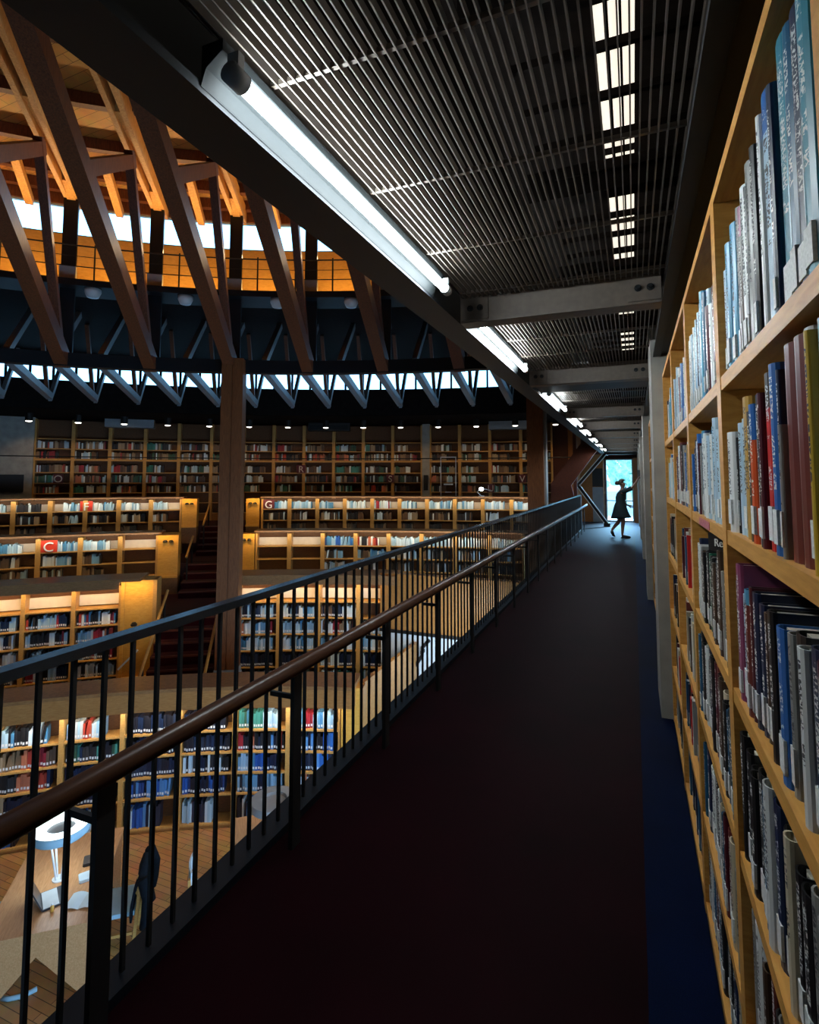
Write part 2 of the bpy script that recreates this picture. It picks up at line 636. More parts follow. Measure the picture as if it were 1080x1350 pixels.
# drum shell -----------------------------------------------------------------
N = 40
struct('floor_second_tier', MB().ring(11.36, 14.2, -2.85, -2.75, 2.6, AMAX, N), STAIRC)
struct('floor_third_tier', MB().ring(14.2, 17.1, -1.3, -1.2, 2.6, AMAX, N), STAIRC)
struct('floor_fourth_tier', MB().ring(17.1, 19.4, -.65, -.55, 2.6, AMAX, N), STAIRC)
struct('floor_top_tier', MB().ring(19.4, 22.2, .1, .2, 2.6, AMAX, N), STAIRC)
struct('wall_round', MB().ring(21.95, 22.2, -.5, 3.62, 2.2, AMAX, N), DARKW)
struct('wall_riser_second', MB().ring(11.30, 11.38, -3.7, -2.76, 2.6, AMAX, N), FASCIA)
struct('wall_riser_third', MB().ring(14.16, 14.22, -2.8, -1.21, 2.6, AMAX, N), DARKW)
struct('wall_riser_fourth', MB().ring(17.06, 17.12, -1.3, -.56, 2.6, AMAX, N), DARKW)
struct('wall_riser_top', MB().ring(19.36, 19.42, -.65, .19, 2.6, AMAX, N), DARKW)
struct('wall_landing_side', MB().box(-2.0, -1.85, 18.9, YEND, -.25, 5.0), RWALL)
struct('ceiling_low_soffit', MB().ring(18.9, 22.0, 3.5, 3.62, -2, AMAX, N), DARK)
struct('wall_under_clerestory', MB().ring(18.86, 19.0, 3.5, 4.26, -2, AMAX, N), DARK)
struct('wall_over_clerestory', MB().ring(18.86, 19.0, 4.94, 5.2, -2, AMAX, N), DARK)
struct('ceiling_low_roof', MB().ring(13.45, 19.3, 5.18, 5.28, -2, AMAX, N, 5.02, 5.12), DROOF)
struct('wall_gallery', MB().ring(13.42, 13.52, 5.2, 6.27, -2, AMAX, N), GWALL)
struct('wall_lantern_head', MB().ring(13.40, 13.55, 6.86, 7.12, -2, AMAX, N), CEDAR)
struct('floor_gallery', MB().ring(12.78, 13.5, 5.1, 5.22, -2, AMAX, N), STEEL)
struct('ceiling_lantern_deck', MB().ring(.3, 14.2, 8.0, 8.1, -8, AMAX, N, 7.2, 7.3), DECK)
# end of the walkway ---------------------------------------------------------
YW = YEND
struct('wall_end', MB().box(-6, -.98, YW, YW + .2, -.25, 5.0).box(.0, .75, YW, YW + .2, -.25, 5.0).box(-.98, 0, YW, YW + .2, 2.34, 5.0), DARKW)
wm = thing('window_1', (-.49, YW, 0))
wm['kind'] = 'structure'
MB().box(-.98, -.93, YW - .06, YW + .1, 0, 2.34).box(-.05, 0, YW - .06, YW + .1, 0, 2.34).box(-.93, -.05, YW - .06, YW + .1, 2.29, 2.34).box(-.93, -.05, YW - .06, YW + .1, 0, .05).build('window_frame', GREYM, wm)
MB().box(-.93, -.05, YW, YW + .06, .76, .80).build('window_rail', GREYM, wm)
MB().box(-.93, -.05, YW + .02, YW + .03, .05, 2.29).build('window_pane', GLASS, wm)
struct('trim_window_jamb', MB().box(.0, .17, YW - .35, YW - .01, 0, 2.36), RWALL)

# windows of the lantern and the clerestory ----------------------------------
AZ = [28.7 + 6.5 * k for k in range(-5, 7)]          # planes of the roof frames
for i, a in enumerate(AZ[:-1]):
    w = thing('window_%d' % (i + 2), pol(13.48, a + 3.25, 6.27))
    w['kind'] = 'structure'
    MB().ring(13.47, 13.48, 6.27, 6.86, a, a + 6.5, 4).build('window_pane', GLASS, w)
    MB().ring(13.44, 13.50, 6.27, 6.30, a, a + 6.5, 4).ring(13.44, 13.50, 6.83, 6.86, a, a + 6.5, 4).build('window_frame', GREYM, w)
AZ2 = [28.7 + 3.25 * k for k in range(-9, 13)]
for i, a in enumerate(AZ2[:-1]):
    w = thing('window_%d' % (i + 20), pol(18.93, a + 1.6, 4.26))
    w['kind'] = 'structure'
    MB().ring(18.93, 18.94, 4.26, 4.94, a, a + 3.25, 3).build('window_pane', GLASS, w)
    f = MB().ring(18.89, 18.97, 4.26, 4.30, a, a + 3.25, 3).ring(18.89, 18.97, 4.90, 4.94, a, a + 3.25, 3)
    for t in (0, .5):
        f.beam(pol(18.93, a + t * 3.25, 4.26), pol(18.93, a + t * 3.25, 4.94), .05, .05)
    f.build('window_frame', STEEL, w)
m = MB()
for a0, a1 in ((-2, AZ2[0]), (AZ2[-1], AMAX)):
    m.ring(18.88, 18.99, 4.26, 4.94, a0, a1, 4)
for a0, a1 in ((-2, AZ[0]), (AZ[-1], AMAX)):
    m.ring(13.42, 13.52, 6.27, 6.86, a0, a1, 4)
struct('wall_beside_windows', m, DARK)

# ================================================================ ROOF FRAMES
def nth(i):
    return ORD[i]


ringb = MB().ring(12.8, 13.0, 3.62, 3.86, -1, AMAX - .5, 60).build('ring_beam', STEEL)
tag(ringb, 'long dark curved ring beam carrying the feet of the timber roof struts', 'beam')
VIS = [k for k, a in enumerate(AZ) if a > 6]
for n, k in enumerate(VIS):
    a = AZ[k]
    where = nth(n) + ' from the steel walkway beam'
    P = lambda r, z: pol(r, a, z)
    t = thing('roof_strut', P(12.85, 3.86), 0, 'dark cedar strut slanting up from the ring beam, ' + where, 'roof strut', 'slanting struts of the roof')
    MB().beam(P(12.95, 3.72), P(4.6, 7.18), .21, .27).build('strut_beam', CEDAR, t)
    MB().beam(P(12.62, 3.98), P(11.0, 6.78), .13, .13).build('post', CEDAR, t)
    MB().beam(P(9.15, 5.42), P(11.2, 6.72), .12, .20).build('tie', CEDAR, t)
    t = thing('roof_rafter', P(13.4, 7.0), 0, 'pale double cedar rafter under the orange roof boards, ' + where, 'rafter', 'double rafters of the roof')
    m = MB()
    for s in (-.085, .085):
        e = radians(a)
        off = Vector((cos(e) * s, sin(e) * s, 0))
        m.beam(Vector(P(13.4, 6.96)) + off, Vector(P(4.6, 7.42)) + off, .075, .34)
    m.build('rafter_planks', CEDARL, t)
    MB().beam(P(12.9, 7.12), P(10.4, 7.06), .16, .12).build('packer_board', CEDARL, t)
    MB().beam(P(13.35, 6.78), P(12.55, 6.98), .14, .16).build('bracket', CEDARL, t)
    t = thing('gallery_column', P(13.05, 3.86), 0, 'dark column in front of the orange gallery wall, ' + where, 'column', 'columns of the upper gallery')
    MB().beam(P(13.05, 3.86), P(13.05, 6.9), .24, .07, up=(sin(radians(a)), -cos(radians(a)), 0)).build('column_shaft', STEEL, t)
    MB().beam(P(13.0, 5.22), P(13.0, 5.5), .27, .10, up=(sin(radians(a)), -cos(radians(a)), 0)).build('base_plate', GREYM, t)
    # short pale outrigger halfway to the next frame
    b = a + 3.25
    MBo = MB().beam(pol(13.4, b, 6.80), pol(12.2, b, 7.12), .13, .15).build('roof_bracket', CEDARL)
    tag(MBo, 'short pale bracket under the roof boards between frames, ' + where, 'bracket', 'short roof brackets')
for n, r in enumerate((6.4, 8.0, 9.5, 10.7, 11.8, 12.7, 13.3)):
    z = 8.0 - (r - .3) * .8 / 13.9
    t = MB().ring(r - .06, r + .06, z - .20, z - .01, 5, AMAX - 1, 50).build('roof_purlin', CEDAR)
    tag(t, 'curved dark purlin under the orange roof boards, ' + nth(6 - n) + ' in from the lantern windows', 'purlin', 'curved purlins under the roof')

# lower roof trusses, the blue lit slanting members in front of the clerestory
VIS2 = [k for k, a in enumerate(AZ2) if 2 < a < AMAX - 3]
for n, k in enumerate(VIS2):
    a = AZ2[k] + .7
    P = lambda r, z: pol(r, a, z)
    t = thing('truss', P(13, 3.7), 0, 'dark timber truss lit blue by the clerestory, ' + nth(n) + ' from the walkway', 'truss', 'trusses in front of the clerestory windows')
    MB().beam(P(12.95, 3.76), P(16.9, 3.58), .13, .15).build('bottom_member', GREYT, t)
    MB().beam(P(16.9, 3.52), P(18.6, 4.98), .08, .13).build('window_brace', GREYT, t)
    MB().beam(P(16.6, 3.6), P(15.6, 5.1), .08, .10).build('web', CEDAR, t)
    MB().beam(P(13.1, 3.88), P(14.8, 5.1), .10, .14).build('inner_brace', GREYT, t)
# gallery rails
t = thing('gallery_railing', pol(12.85, 30, 5.22), 0, 'thin curved railing of wires along the edge of the upper gallery', 'railing')
for z, r in ((5.86, .014), (5.47, .010), (5.66, .006)):
    MB().tube([pol(12.84, a, z) for a in range(2, AMAX, 1)], r, 6).build('rail', STEEL, t)
for k in range(2 * len(AZ)):
    a = AZ[0] + 3.25 * k + 1.2
    if 4 < a < AMAX - 2:
        MB().beam(pol(12.84, a, 5.2), pol(12.84, a, 5.9), .012, .03).build('upright', STEEL, t)
for i, a in enumerate((39.8, 32.7, 18.6, 25.0)):
    o = MB().lathe([(0, -.16), (.10, -.15), (.14, -.06), (.14, 0), (0, 0)], 14, pol(12.95, a, 5.1)).build('ceiling_speaker', WHITEM, smooth=True)
    tag(o, 'small round white ceiling speaker below the gallery edge, ' + ('leftmost', 'second from left', 'rightmost', 'third from left')[i], 'speaker', 'speakers under the gallery')
# gallery uplights
for a in range(8, AMAX, 6):
    strip('gallery_uplight', 12.98, a, 5.26, (13.42, 5.9), 1.2, .06, 8.8, (1, .58, .17))
    strip('gallery_uplight_roof', 13.1, a, 6.0, (11.2, 7.3), 1.2, .10, 20, (1, .62, .24))

# ============================================================ ROUND BOOKCASES
def bay_proto(name, w, z0, top, shelves, depth, ut, back_top=None, pale=None, up_top=None, plinth=True):
    """bay in its own frame: x along the ring, y outwards, z as in the room"""
    t = thing(name, (0, 0, 0))
    zt = up_top or top
    for s in (-1, 1):
        x = s * (w / 2 - ut / 2)
        MB().box(x - ut / 2, x + ut / 2, -.01, depth, z0, zt).build('upright', SHELF, t)
    xi = w / 2 - ut
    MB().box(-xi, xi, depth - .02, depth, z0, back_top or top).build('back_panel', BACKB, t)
    for z in shelves:
        MB().box(-xi, xi, 0, depth - .02, z - .025, z).build('shelf', SHELFH, t)
    if plinth:
        MB().box(-xi, xi, .02, .05, z0, shelves[-1] - .025).build('plinth', FASCIA, t)
    if pale:
        MB().box(-xi, xi, depth - .05, depth - .02, pale[0], pale[1]).build('pale_board', PALE, t)
    return t


NAVY = [(.006, .014, .04), (.008, .02, .06), (.012, .012, .02), (.02, .03, .06)]
BLUES = [(.02, .10, .40), (.03, .16, .52), (.10, .28, .58), (.02, .06, .22)]
REDB = [(.34, .02, .03), (.42, .05, .03), (.22, .015, .03), (.50, .16, .08)]
PALES = [(.62, .75, .84), (.54, .68, .78), (.74, .80, .82), (.38, .58, .72), (.60, .66, .66)]
CYANS = [(.16, .36, .56), (.26, .46, .64), (.07, .24, .44), (.36, .54, .70)]
BROWN = [(.16, .09, .05), (.24, .15, .08), (.10, .06, .04), (.34, .25, .15)]
GREEN = [(.03, .16, .12), (.05, .24, .20), (.04, .10, .06)]
BLACKS = [(.010, .010, .012), (.02, .02, .024), (.03, .028, .03)]
stuff = MB()


def far_row(R, deg, w, z, hmax, fill, pal, tmin, tmax, sticker=False, lean=.03, start=0.0):
    """one shelf of distant books in the bay at angle deg; they go into the common mass"""
    a = radians(deg)
    ex = Vector((cos(a), sin(a), 0)); ey = Vector((-sin(a), cos(a), 0))
    c = Vector(pol(R, deg, 0))
    x = -w / 2 + .05 + start * w
    end = -w / 2 + .05 + fill * (w - .1)
    col = random.choice(random.choice(pal)); run = 0
    while x < end:
        th = random.uniform(tmin, tmax)
        if run <= 0:
            col = random.choice(random.choice(pal))
            run = random.choice((1, 1, 1, 2, 4))
        run -= 1
        h = hmax * random.uniform(.72, 1.0)
        y0 = .03 + random.uniform(0, .035)
        k = random.uniform(.85, 1.15)
        stuff.col = tuple(v * k for v in col)
        sl = random.uniform(.05, .2) if random.random() < lean else 0
        vs = []
        for zz, dx in ((z, 0), (z + h, sl * h)):
            for yy in (y0, y0 + .17):
                for xx in (x, x + th * .94):
                    vs.append(c + ex * (xx + dx) + ey * yy + Vector((0, 0, zz)))
        stuff.add(vs, [(0, 2, 3, 1), (4, 5, 7, 6), (0, 1, 5, 4), (2, 6, 7, 3), (0, 4, 6, 2), (1, 3, 7, 5)])
        if sticker and h > .12:
            stuff.col = (.72, .76, .78)
            q = [c + ex * (x + th * .15) + ey * (y0 - .002) + Vector((0, 0, z + .025)), c + ex * (x + th * .8) + ey * (y0 - .002) + Vector((0, 0, z + .025)),
                 c + ex * (x + th * .8) + ey * (y0 - .002) + Vector((0, 0, z + .06)), c + ex * (x + th * .15) + ey * (y0 - .002) + Vector((0, 0, z + .06))]
            stuff.add(q, [(0, 1, 2, 3)])
        x += th


def place_bays(proto, R, angs, da, labels, group, cat='bookcase'):
    first = True
    for a, lb in zip(angs, labels):
        o = proto if first else copy_tree(proto)
        first = False
        o.location = pol(R, a, 0)
        o.rotation_euler = (0, 0, radians(a))
        tag(o, lb, cat, group)


def chord(R, da):
    return 2 * R * sin(radians(da) / 2)


# ---- lowest tier (A) : nine bays round the reading room floor
dA = 4.17
angA = [17.45 + dA * (i + .5) for i in range(12)]
shA = [-2.19, -2.51, -2.81, -3.11, -3.53]
wA = chord(11.0, dA)
pa = bay_proto('low_bookcase', wA, -3.6, -1.80, shA, .30, .03)
place_bays(pa, 11.0, angA, dA, ['oak bookcase of the lowest tier by the wood floor, ' + nth(i) + ' from its orange end panel' for i in range(12)], 'bookcases of the lowest tier')
for i, a in enumerate(angA):
    if i == 0:
        pals = [[CYANS, PALES, REDB], [NAVY, BLACKS, BLUES], [BLUES, NAVY], [REDB, PALES]]
    elif i == 1:
        pals = [[PALES, GREEN, CYANS, GREEN], [NAVY, REDB, BLUES, BLACKS], [BLUES, CYANS, NAVY], [NAVY, CYANS]]
    elif i in (2, 3):
        pals = [[NAVY]] * 3 + [[NAVY, BLUES]] if i == 3 else [[NAVY], [NAVY], [NAVY, BLACKS, PALES], [BLUES, NAVY]]
    elif i == 4:
        pals = [[PALES, CYANS, REDB, PALES], [NAVY, BLACKS, GREEN], [NAVY], [NAVY]]
    else:
        pals = [[PALES, BLACKS, CYANS], [REDB, BROWN, BLACKS], [NAVY, REDB, BLACKS], [NAVY, BROWN]]
    for z, p in zip(shA[:4], pals):
        far_row(11.0, a, wA, z, .265, random.uniform(.8, 1.0) if z != shA[0] or i != 4 else .72, p, .028, .045, True)
    far_row(11.0, a, wA, shA[4], .33, random.uniform(.3, .75), [BLUES, NAVY, PALES], .025, .045, False)
m = MB().ring(10.82, 11.36, -1.80, -1.53, 16.2, AMAX - 1, N)
tag(m.build('parapet', FASCIA), 'broad curved wooden parapet running along the top of the lowest bookcases', 'parapet')
m = MB().ring(10.80, 11.42, -1.53, -1.48, 16.2, AMAX - 1, N)
tag(m.build('counter', COUNTER), 'dark curved wooden counter board on the parapet above the lowest bookcases', 'counter')
t = thing('end_panel', pol(11.0, 16.6, -3.6), radians(16.6), 'tall orange varnished panel closing the end of the lowest bookcases', 'panel')
MB().box(-.14, .16, -.03, .36, 0, 2.05).build('panel_board', AMBER, t, world=False)
MB().box(.16, .19, -.04, .36, 0, 2.05).build('edge_board', FASCIA, t, world=False)
for a in angA:
    strip('parapet_lamp', 10.87, a, -1.808, (11.02, -2.35), wA * .95, .04, 3.6, (1, .88, .70))

for y_ in (2.2, 4.0, 5.8, 7.6):
    area('added_warm_fill', (-1.62, y_, -.42), (-8.5, y_ + 2.2, -3.0), 1.2, .1, 15, (1, .58, .26))  # unseen lamps added to warm the parapet, column and reading room floor
# ---- second tier (B)
dB = 3.38
shB = [-.88, -1.2, -1.52, -1.84, -2.16, -2.5]
wB = chord(13.7, dB)
angBr = [28.5 - dB * (i + .5) for i in range(4)]
angBl = [37.6 + dB * (i + .5) for i in range(9)]
pb = bay_proto('tall_bookcase', wB, -2.75, -.48, shB, .30, .035, pale=(-.86, -.66))
pale0 = [c for c in pb.children if c.name.startswith('pale')][0]
place_bays(pb, 13.7, angBl + angBr, dB,
           ['tall oak bookcase on the second tier, ' + nth(i) + ' left of the stairs' for i in range(9)] +
           ['tall oak bookcase on the second tier, ' + nth(i) + ' right of the big column' for i in range(4)], 'bookcases of the second tier')
for i, a in enumerate(angBl):
    for z in shB[1:]:
        far_row(13.7, a, wB, z, .25, random.uniform(.85, 1), [PALES, CYANS, NAVY, BLACKS, REDB] if i < 2 else [REDB, PALES, BROWN, NAVY], .026, .045, True)
for i, a in enumerate(angBr):
    for j, z in enumerate(shB[1:]):
        if i == 3 and j == 0: continue
        p = [[PALES, CYANS, NAVY], [REDB, PALES, CYANS, BLACKS], [PALES, CYANS], [NAVY], [PALES, GREEN, BLACKS]][j]
        if i >= 2: p = p + [BROWN, PALES]
        far_row(13.7, a, wB, z, .25, random.uniform(.85, 1), p, .026, .045, True)
for nm, a0, a1, side in (('left', 37.55, AMAX - 1, 'left of'), ('right', 15.0, 28.55, 'right of')):
    o = MB().ring(13.42, 14.15, -.36, -.31, a0 - (1.6 if nm == 'left' else 0), a1, 24).ring(13.46, 13.5, -.50, -.36, a0, a1, 24).build('counter', COUNTER)
    tag(o, 'curved wooden counter topping the tall second tier bookcases ' + side + ' the stairs', 'counter')
for a in angBl + angBr:
    strip('counter_lamp', 13.53, a, -.385, (13.75, -1.0), wB * .95, .05, 5.2, (1, .68, .28))
t = thing('end_panel', pol(13.7, 36.3, -2.75), radians(36.3), 'big orange varnished end panel of the second tier beside the stairs', 'panel')
MB().box(-.30, .30, -.03, .40, .55, 2.37).build('panel_board', AMBER, t, world=False)
MB().box(-.30, .30, -.03, .40, 0, .55).build('plinth', COUNTER, t, world=False)
MB().box(-.30, -.24, -.05, .02, .55, 2.37).build('edge_board', AMBER, t, world=False)
MB().box(.27, .34, -.05, .40, 0, 2.37).build('edge_board', SHELF, t, world=False)
MB().box(-.31, .31, -.10, -.03, .50, .55).build('sill', AMBER, t, world=False)
strip('end_panel_lamp', 13.45, 36.3, -.40, (13.72, -1.2), .5, .05, 3.6, (1, .62, .20))
o = MB().beam(pol(13.35, 37.3, -1.95), pol(13.35, 35.9, -1.62), .05, .03).build('sloped_sign', WHITEM)
tag(o, 'small white sloped sign board by the big orange end panel', 'sign')
o = MB().lathe([(.0, 0), (.05, 0), (.06, .03), (.03, .07), (0, .07)], 12, pol(13.3, 36.2, -1.16)).build('desk_fan', BLACK)
tag(o, 'small dark round fitting on the big orange end panel', 'fitting')

# ---- third tier (C)
dC = 2.92
shC = [-.09, -.41, -.72, -1.0]
wC = chord(16.4, dC)
angCr = [28.9 - dC * (i + .5) for i in range(8)]
angCl = [36.9 + dC * (i + .5) for i in range(9)]
pc = bay_proto('counter_bookcase', wC, -1.2, .05, shC, .30, .05, back_top=.22, pale=(-.09, .10), up_top=.22)
place_bays(pc, 16.4, angCl + angCr, dC,
           ['counter-height bookcase on the third tier, ' + nth(i) + ' left of the stairs' for i in range(9)] +
           ['counter-height bookcase on the third tier, ' + nth(i) + ' right of the column' for i in range(8)], 'bookcases of the third tier')


def lamp_row(R, z, angs, w, e, c):
    for a in angs:
        strip('shelf_lamp', R - .16, a, z, (R + .14, z - .42), w * .95, .04, e, c)


for i, a in enumerate(angCl):
    if i == 0: continue
    st = .26 if i == 2 else 0
    far_row(16.4, a, wC, shC[0], .235, [0, .74, .96, .6, .9, .8, .8, .9, .9][i], [PALES, CYANS, PALES], .022, .05, False, .08, st)
    far_row(16.4, a, wC, shC[1], .24, random.uniform(.5, .85), [BROWN, BLACKS, PALES, CYANS], .025, .05)
    far_row(16.4, a, wC, shC[2], .24, random.uniform(.5, .85), [BROWN, BLACKS, PALES], .025, .05)
for i, a in enumerate(angCr):
    if i < 2: continue
    far_row(16.4, a, wC, shC[0], .235, .97 if i in (2, 4, 5, 8) else .72, [[BLUES, CYANS], [BLACKS, REDB, PALES], [PALES], [PALES, CYANS], [PALES], [PALES], [PALES], [PALES]][i - 2], .022, .05, False, .08)
    far_row(16.4, a, wC, shC[1], .24, random.uniform(.6, .95), [BROWN, BLACKS, CYANS, PALES], .025, .05)
    far_row(16.4, a, wC, shC[2], .24, random.uniform(.6, .95), [BROWN, BLACKS, PALES], .025, .05)
lamp_row(16.4, .245, angCl + angCr, wC, 2.5, (1, .84, .60))

# ---- fourth tier (D)
dD = 2.49
shD = [.71, .38, .06, -.3]
wD = chord(18.8, dD)
angDr = [29.6 - dD * (i + .5) for i in range(10)]
angDl = [36.35 + dD * (i + .5) for i in range(10)]
pd = bay_proto('gallery_bookcase', wD, -.55, .84, shD, .30, .055, back_top=1.0, pale=(.71, .90), up_top=1.0)
place_bays(pd, 18.8, angDl + angDr, dD,
           ['low bookcase on the fourth tier, ' + nth(i) + ' left of the stairs' for i in range(10)] +
           ['low bookcase on the fourth tier, ' + nth(i) + ' right of the column' for i in range(10)], 'bookcases of the fourth tier')
for i, a in enumerate(angDl):
    st = .3 if i == 3 else 0
    far_row(18.8, a, wD, shD[0], .24, [.5, .62, .86, .97, .72, .8, .9, .7, .8, .8][i], [PALES, CYANS, PALES] if i < 4 else [PALES, BLACKS], .022, .05, False, .1, st)
    far_row(18.8, a, wD, shD[1], .25, random.uniform(.5, .9), [BROWN, BLACKS, PALES], .025, .05)
    far_row(18.8, a, wD, shD[2], .24, random.uniform(.3, .7), [BROWN, BLACKS], .025, .05)
for i, a in enumerate(angDr):
    st = .35 if i == 0 else 0
    far_row(18.8, a, wD, shD[0], .24, [.97, .8, .55, .72, .66, .6, .9, .66, .75, .9, .8][i], [PALES, CYANS, PALES] if i != 4 else [PALES, REDB], .022, .05, False, .08, st)
    far_row(18.8, a, wD, shD[1], .25, random.uniform(.5, .9), [BROWN, BLACKS, PALES], .025, .05)
    far_row(18.8, a, wD, shD[2], .24, random.uniform(.3, .7), [BROWN, BLACKS], .025, .05)
lamp_row(18.8, 1.03, angDl + angDr, wD, 2.2, (1, .84, .60))
# counters above C and D
for R, z, a0, a1, b0, b1, nm in ((16.4, .25, 5.4, 29.0, 36.7, AMAX - 1, 'third'), (18.8, 1.03, 4.6, 29.7, 36.2, AMAX - 1, 'fourth')):
    for c0, c1, side in ((a0, a1, 'right of the column'), (b0, b1, 'left of the stairs')):
        o = MB().ring(R + .02, R + .66, z, z + .04, c0, c1, 26).build('counter', COUNTER)
        tag(o, 'long curved dark counter over the %s tier bookcases, %s' % (nm, side), 'counter')
# orange end panels of C and D, each with a twin reading light
for R, a, z0, z1, wp, lb in ((16.4, 36.08, -.80, .22, .46, 'orange end panel left of the stairs on the third tier'),
                             (16.4, 29.63, -.75, .22, .38, 'orange end panel right of the column on the third tier'),
                             (18.8, 35.7, .20, 1.02, .40, 'orange end panel left of the stairs on the fourth tier'),
                             (18.8, 30.33, .20, 1.02, .38, 'orange end panel right of the column on the fourth tier')):
    t = thing('end_panel', pol(R, a, z0), radians(a), lb, 'panel', 'orange end panels beside the stairs')
    h = z1 - z0
    MB().box(-wp / 2, wp / 2, -.04, .36, 0, h).build('panel_board', AMBER, t, world=False)
    MB().box(-wp / 2, wp / 2, -.08, -.04, 0, .05).build('sill', AMBER, t, world=False)
    MB().box(-wp / 2, wp / 2, -.02, .36, -.45, 0).build('plinth', COUNTER, t, world=False)
    for s in (-1, 1):
        MB().lathe([(0, 0), (.05, 0), (.055, .02), (.03, .05), (0, .05)], 12, (s * .065, -.07, h - .16)).build('reading_light', BLACK, t, world=False)
    strip('panel_lamp', R - .28, a, z1 + .10, (R - .04, z0 + .3), wp * .9, .04, 3.0, (1, .60, .18))

# ---- top tier (E): wall of bookcases
dE = 2.745
shE = [2.85, 2.54, 2.22, 1.80, 1.47, 1.15, .80, .45]
wE = chord(21.4, dE)
angE1 = [15.8 + dE * (i + .5) for i in range(12)]
angE2 = [51.6 + dE * (i + .5) for i in range(5)]
angE0 = [15.1 - dE * (i + .5) for i in range(4)]
pe = bay_proto('back_bookcase', wE, .2, 3.44, shE, .30, .05)
MB().box(-wE / 2, wE / 2, -.04, 0, 2.16, 2.22).build('ledge', SHELFH, pe)
place_bays(pe, 21.4, angE1 + angE2 + angE0, dE,
           ['tall dim bookcase against the round back wall, ' + nth(i) + ' left of the far concrete pier' for i in range(12)] +
           ['tall dim bookcase against the round back wall, ' + nth(i) + ' beyond the left concrete pier' for i in range(5)] +
           ['tall dim bookcase against the round back wall, ' + nth(i) + ' right of the far concrete pier' for i in range(4)], 'bookcases of the back wall')
for i, a in enumerate(angE1 + angE2 + angE0):
    for z in shE[1:6]:
        far_row(21.4, a, wE, z, .25, random.uniform(.5, .98), [BROWN, PALES, BLACKS, BROWN, REDB] if random.random() < .5 else [PALES, BROWN, GREEN, BLACKS], .026, .055)
for a0, a1, lb in ((15.1, 15.78, 'narrow concrete pier between bookcases of the round back wall'), (48.75, 51.5, 'wide concrete pier at the left end of the back wall bookcases')):
    t = thing('pier', pol(21.5, (a0 + a1) / 2, .2), 0, lb, 'pier')
    MB().ring(21.35, 21.9, .2, 3.48, a0, a1, 3).build('pier_shaft', CONC, t)
    am = (a0 + a1) / 2
    wd_ = chord(21.3, a1 - a0) * .6
    MB().beam(pol(21.33, am, 1.2), pol(21.33, am, 1.72), wd_, .05, up=(sin(radians(am)), -cos(radians(am)), 0)).build('equipment_box', BLACK, t)
o = MB().tube([pol(20.9, a, 2.27) for a in range(2, AMAX, 1)], .018, 6).build('ladder_rail', STEEL)
tag(o, 'long thin dark ladder rail running along the back wall bookcases', 'rail')
for i in range(18):
    a = 48.74 - 3.47 * i
    if a < 1: break
    t = thing('downlight', pol(20.3, a, 3.5), 0, 'small black cylinder downlight under the low soffit, ' + nth(i) + ' from the left concrete pier', 'downlight', 'downlights along the soffit')
    c = pol(20.3, a, 0)
    MB().lathe([(0, 3.5), (.10, 3.5), (.10, 3.27), (.085, 3.27), (.085, 3.30)], 14, (c[0], c[1], 0)).build('housing', BLACK, t)
    MB().lathe([(.088, 3.27), (.07, 3.25), (0, 3.24)], 14, (c[0], c[1], 0)).build('lens', DISC, t)
    l = bpy.data.lights.new('downlight_beam', 'SPOT')
    l.energy = 27
    l.spot_size = radians(105)
    l.spot_blend = .7
    l.shadow_soft_size = .06
    l.color = (1, .66, .34)
    lo = bpy.data.objects.new('downlight_beam', l)
    COL.objects.link(lo)
    lo.location = (c[0], c[1], 3.24)
    tgt = Vector(pol(21.2, a, 1.2))
    lo.rotation_euler = (tgt - lo.location).to_track_quat('-Z', 'Y').to_euler()
for i, (a0, a1) in enumerate(((43.55, 39.65), (26.3, 22.38), (9.6, 5.7))):
    am = (a0 + a1) / 2
    t = thing('air_conditioner', pol(21.2, am, 3.1), radians(am), ('leftmost', 'middle', 'rightmost')[i] + ' long pale air vent unit above the back wall bookcases', 'air conditioner', 'air units over the back wall')
    w2 = chord(20.6, 3.9) / 2
    MB().box(-w2, w2, -.35, .05, .12, .38).build('housing', GREYM if i != 1 else BLACK, t, world=False)
    MB().box(-w2 + .05, w2 - .05, -.37, -.35, .16, .30).build('louvre', STEEL if i == 1 else GREYM, t, world=False)

# section letters ------------------------------------------------------------
def letter(ch, R, deg, z, h, mat, plate=None, label='', wplate=None):
    t = thing('section_letter', pol(R, deg, z), radians(deg), label, 'sign', 'section letters on the shelves')
    cu = bpy.data.curves.new('letter', 'FONT')
    cu.body = ch
    cu.size = h * 1.38
    cu.extrude = .012
    cu.align_x = 'CENTER'
    tmp = bpy.data.objects.new('letter_tmp', cu)
    COL.objects.link(tmp)
    bpy.context.view_layer.update()
    me = bpy.data.meshes.new_from_object(tmp.evaluated_get(bpy.context.evaluated_depsgraph_get()))
    bpy.data.objects.remove(tmp)
    me.transform(Matrix.Translation((0, -.03, .02)) @ Matrix.Rotation(pi / 2, 4, 'X'))
    me.materials.clear()
    me.materials.append(mat)
    o = bpy.data.objects.new('letter', me)
    COL.objects.link(o)
    o.parent = t
    W[o.name] = W[t.name].copy()
    if plate:
        wp = wplate or h
        MB().box(-wp / 2, wp / 2, -.015, .01, -.01, h + .05).build('plate', plate, t, world=False)
    return t


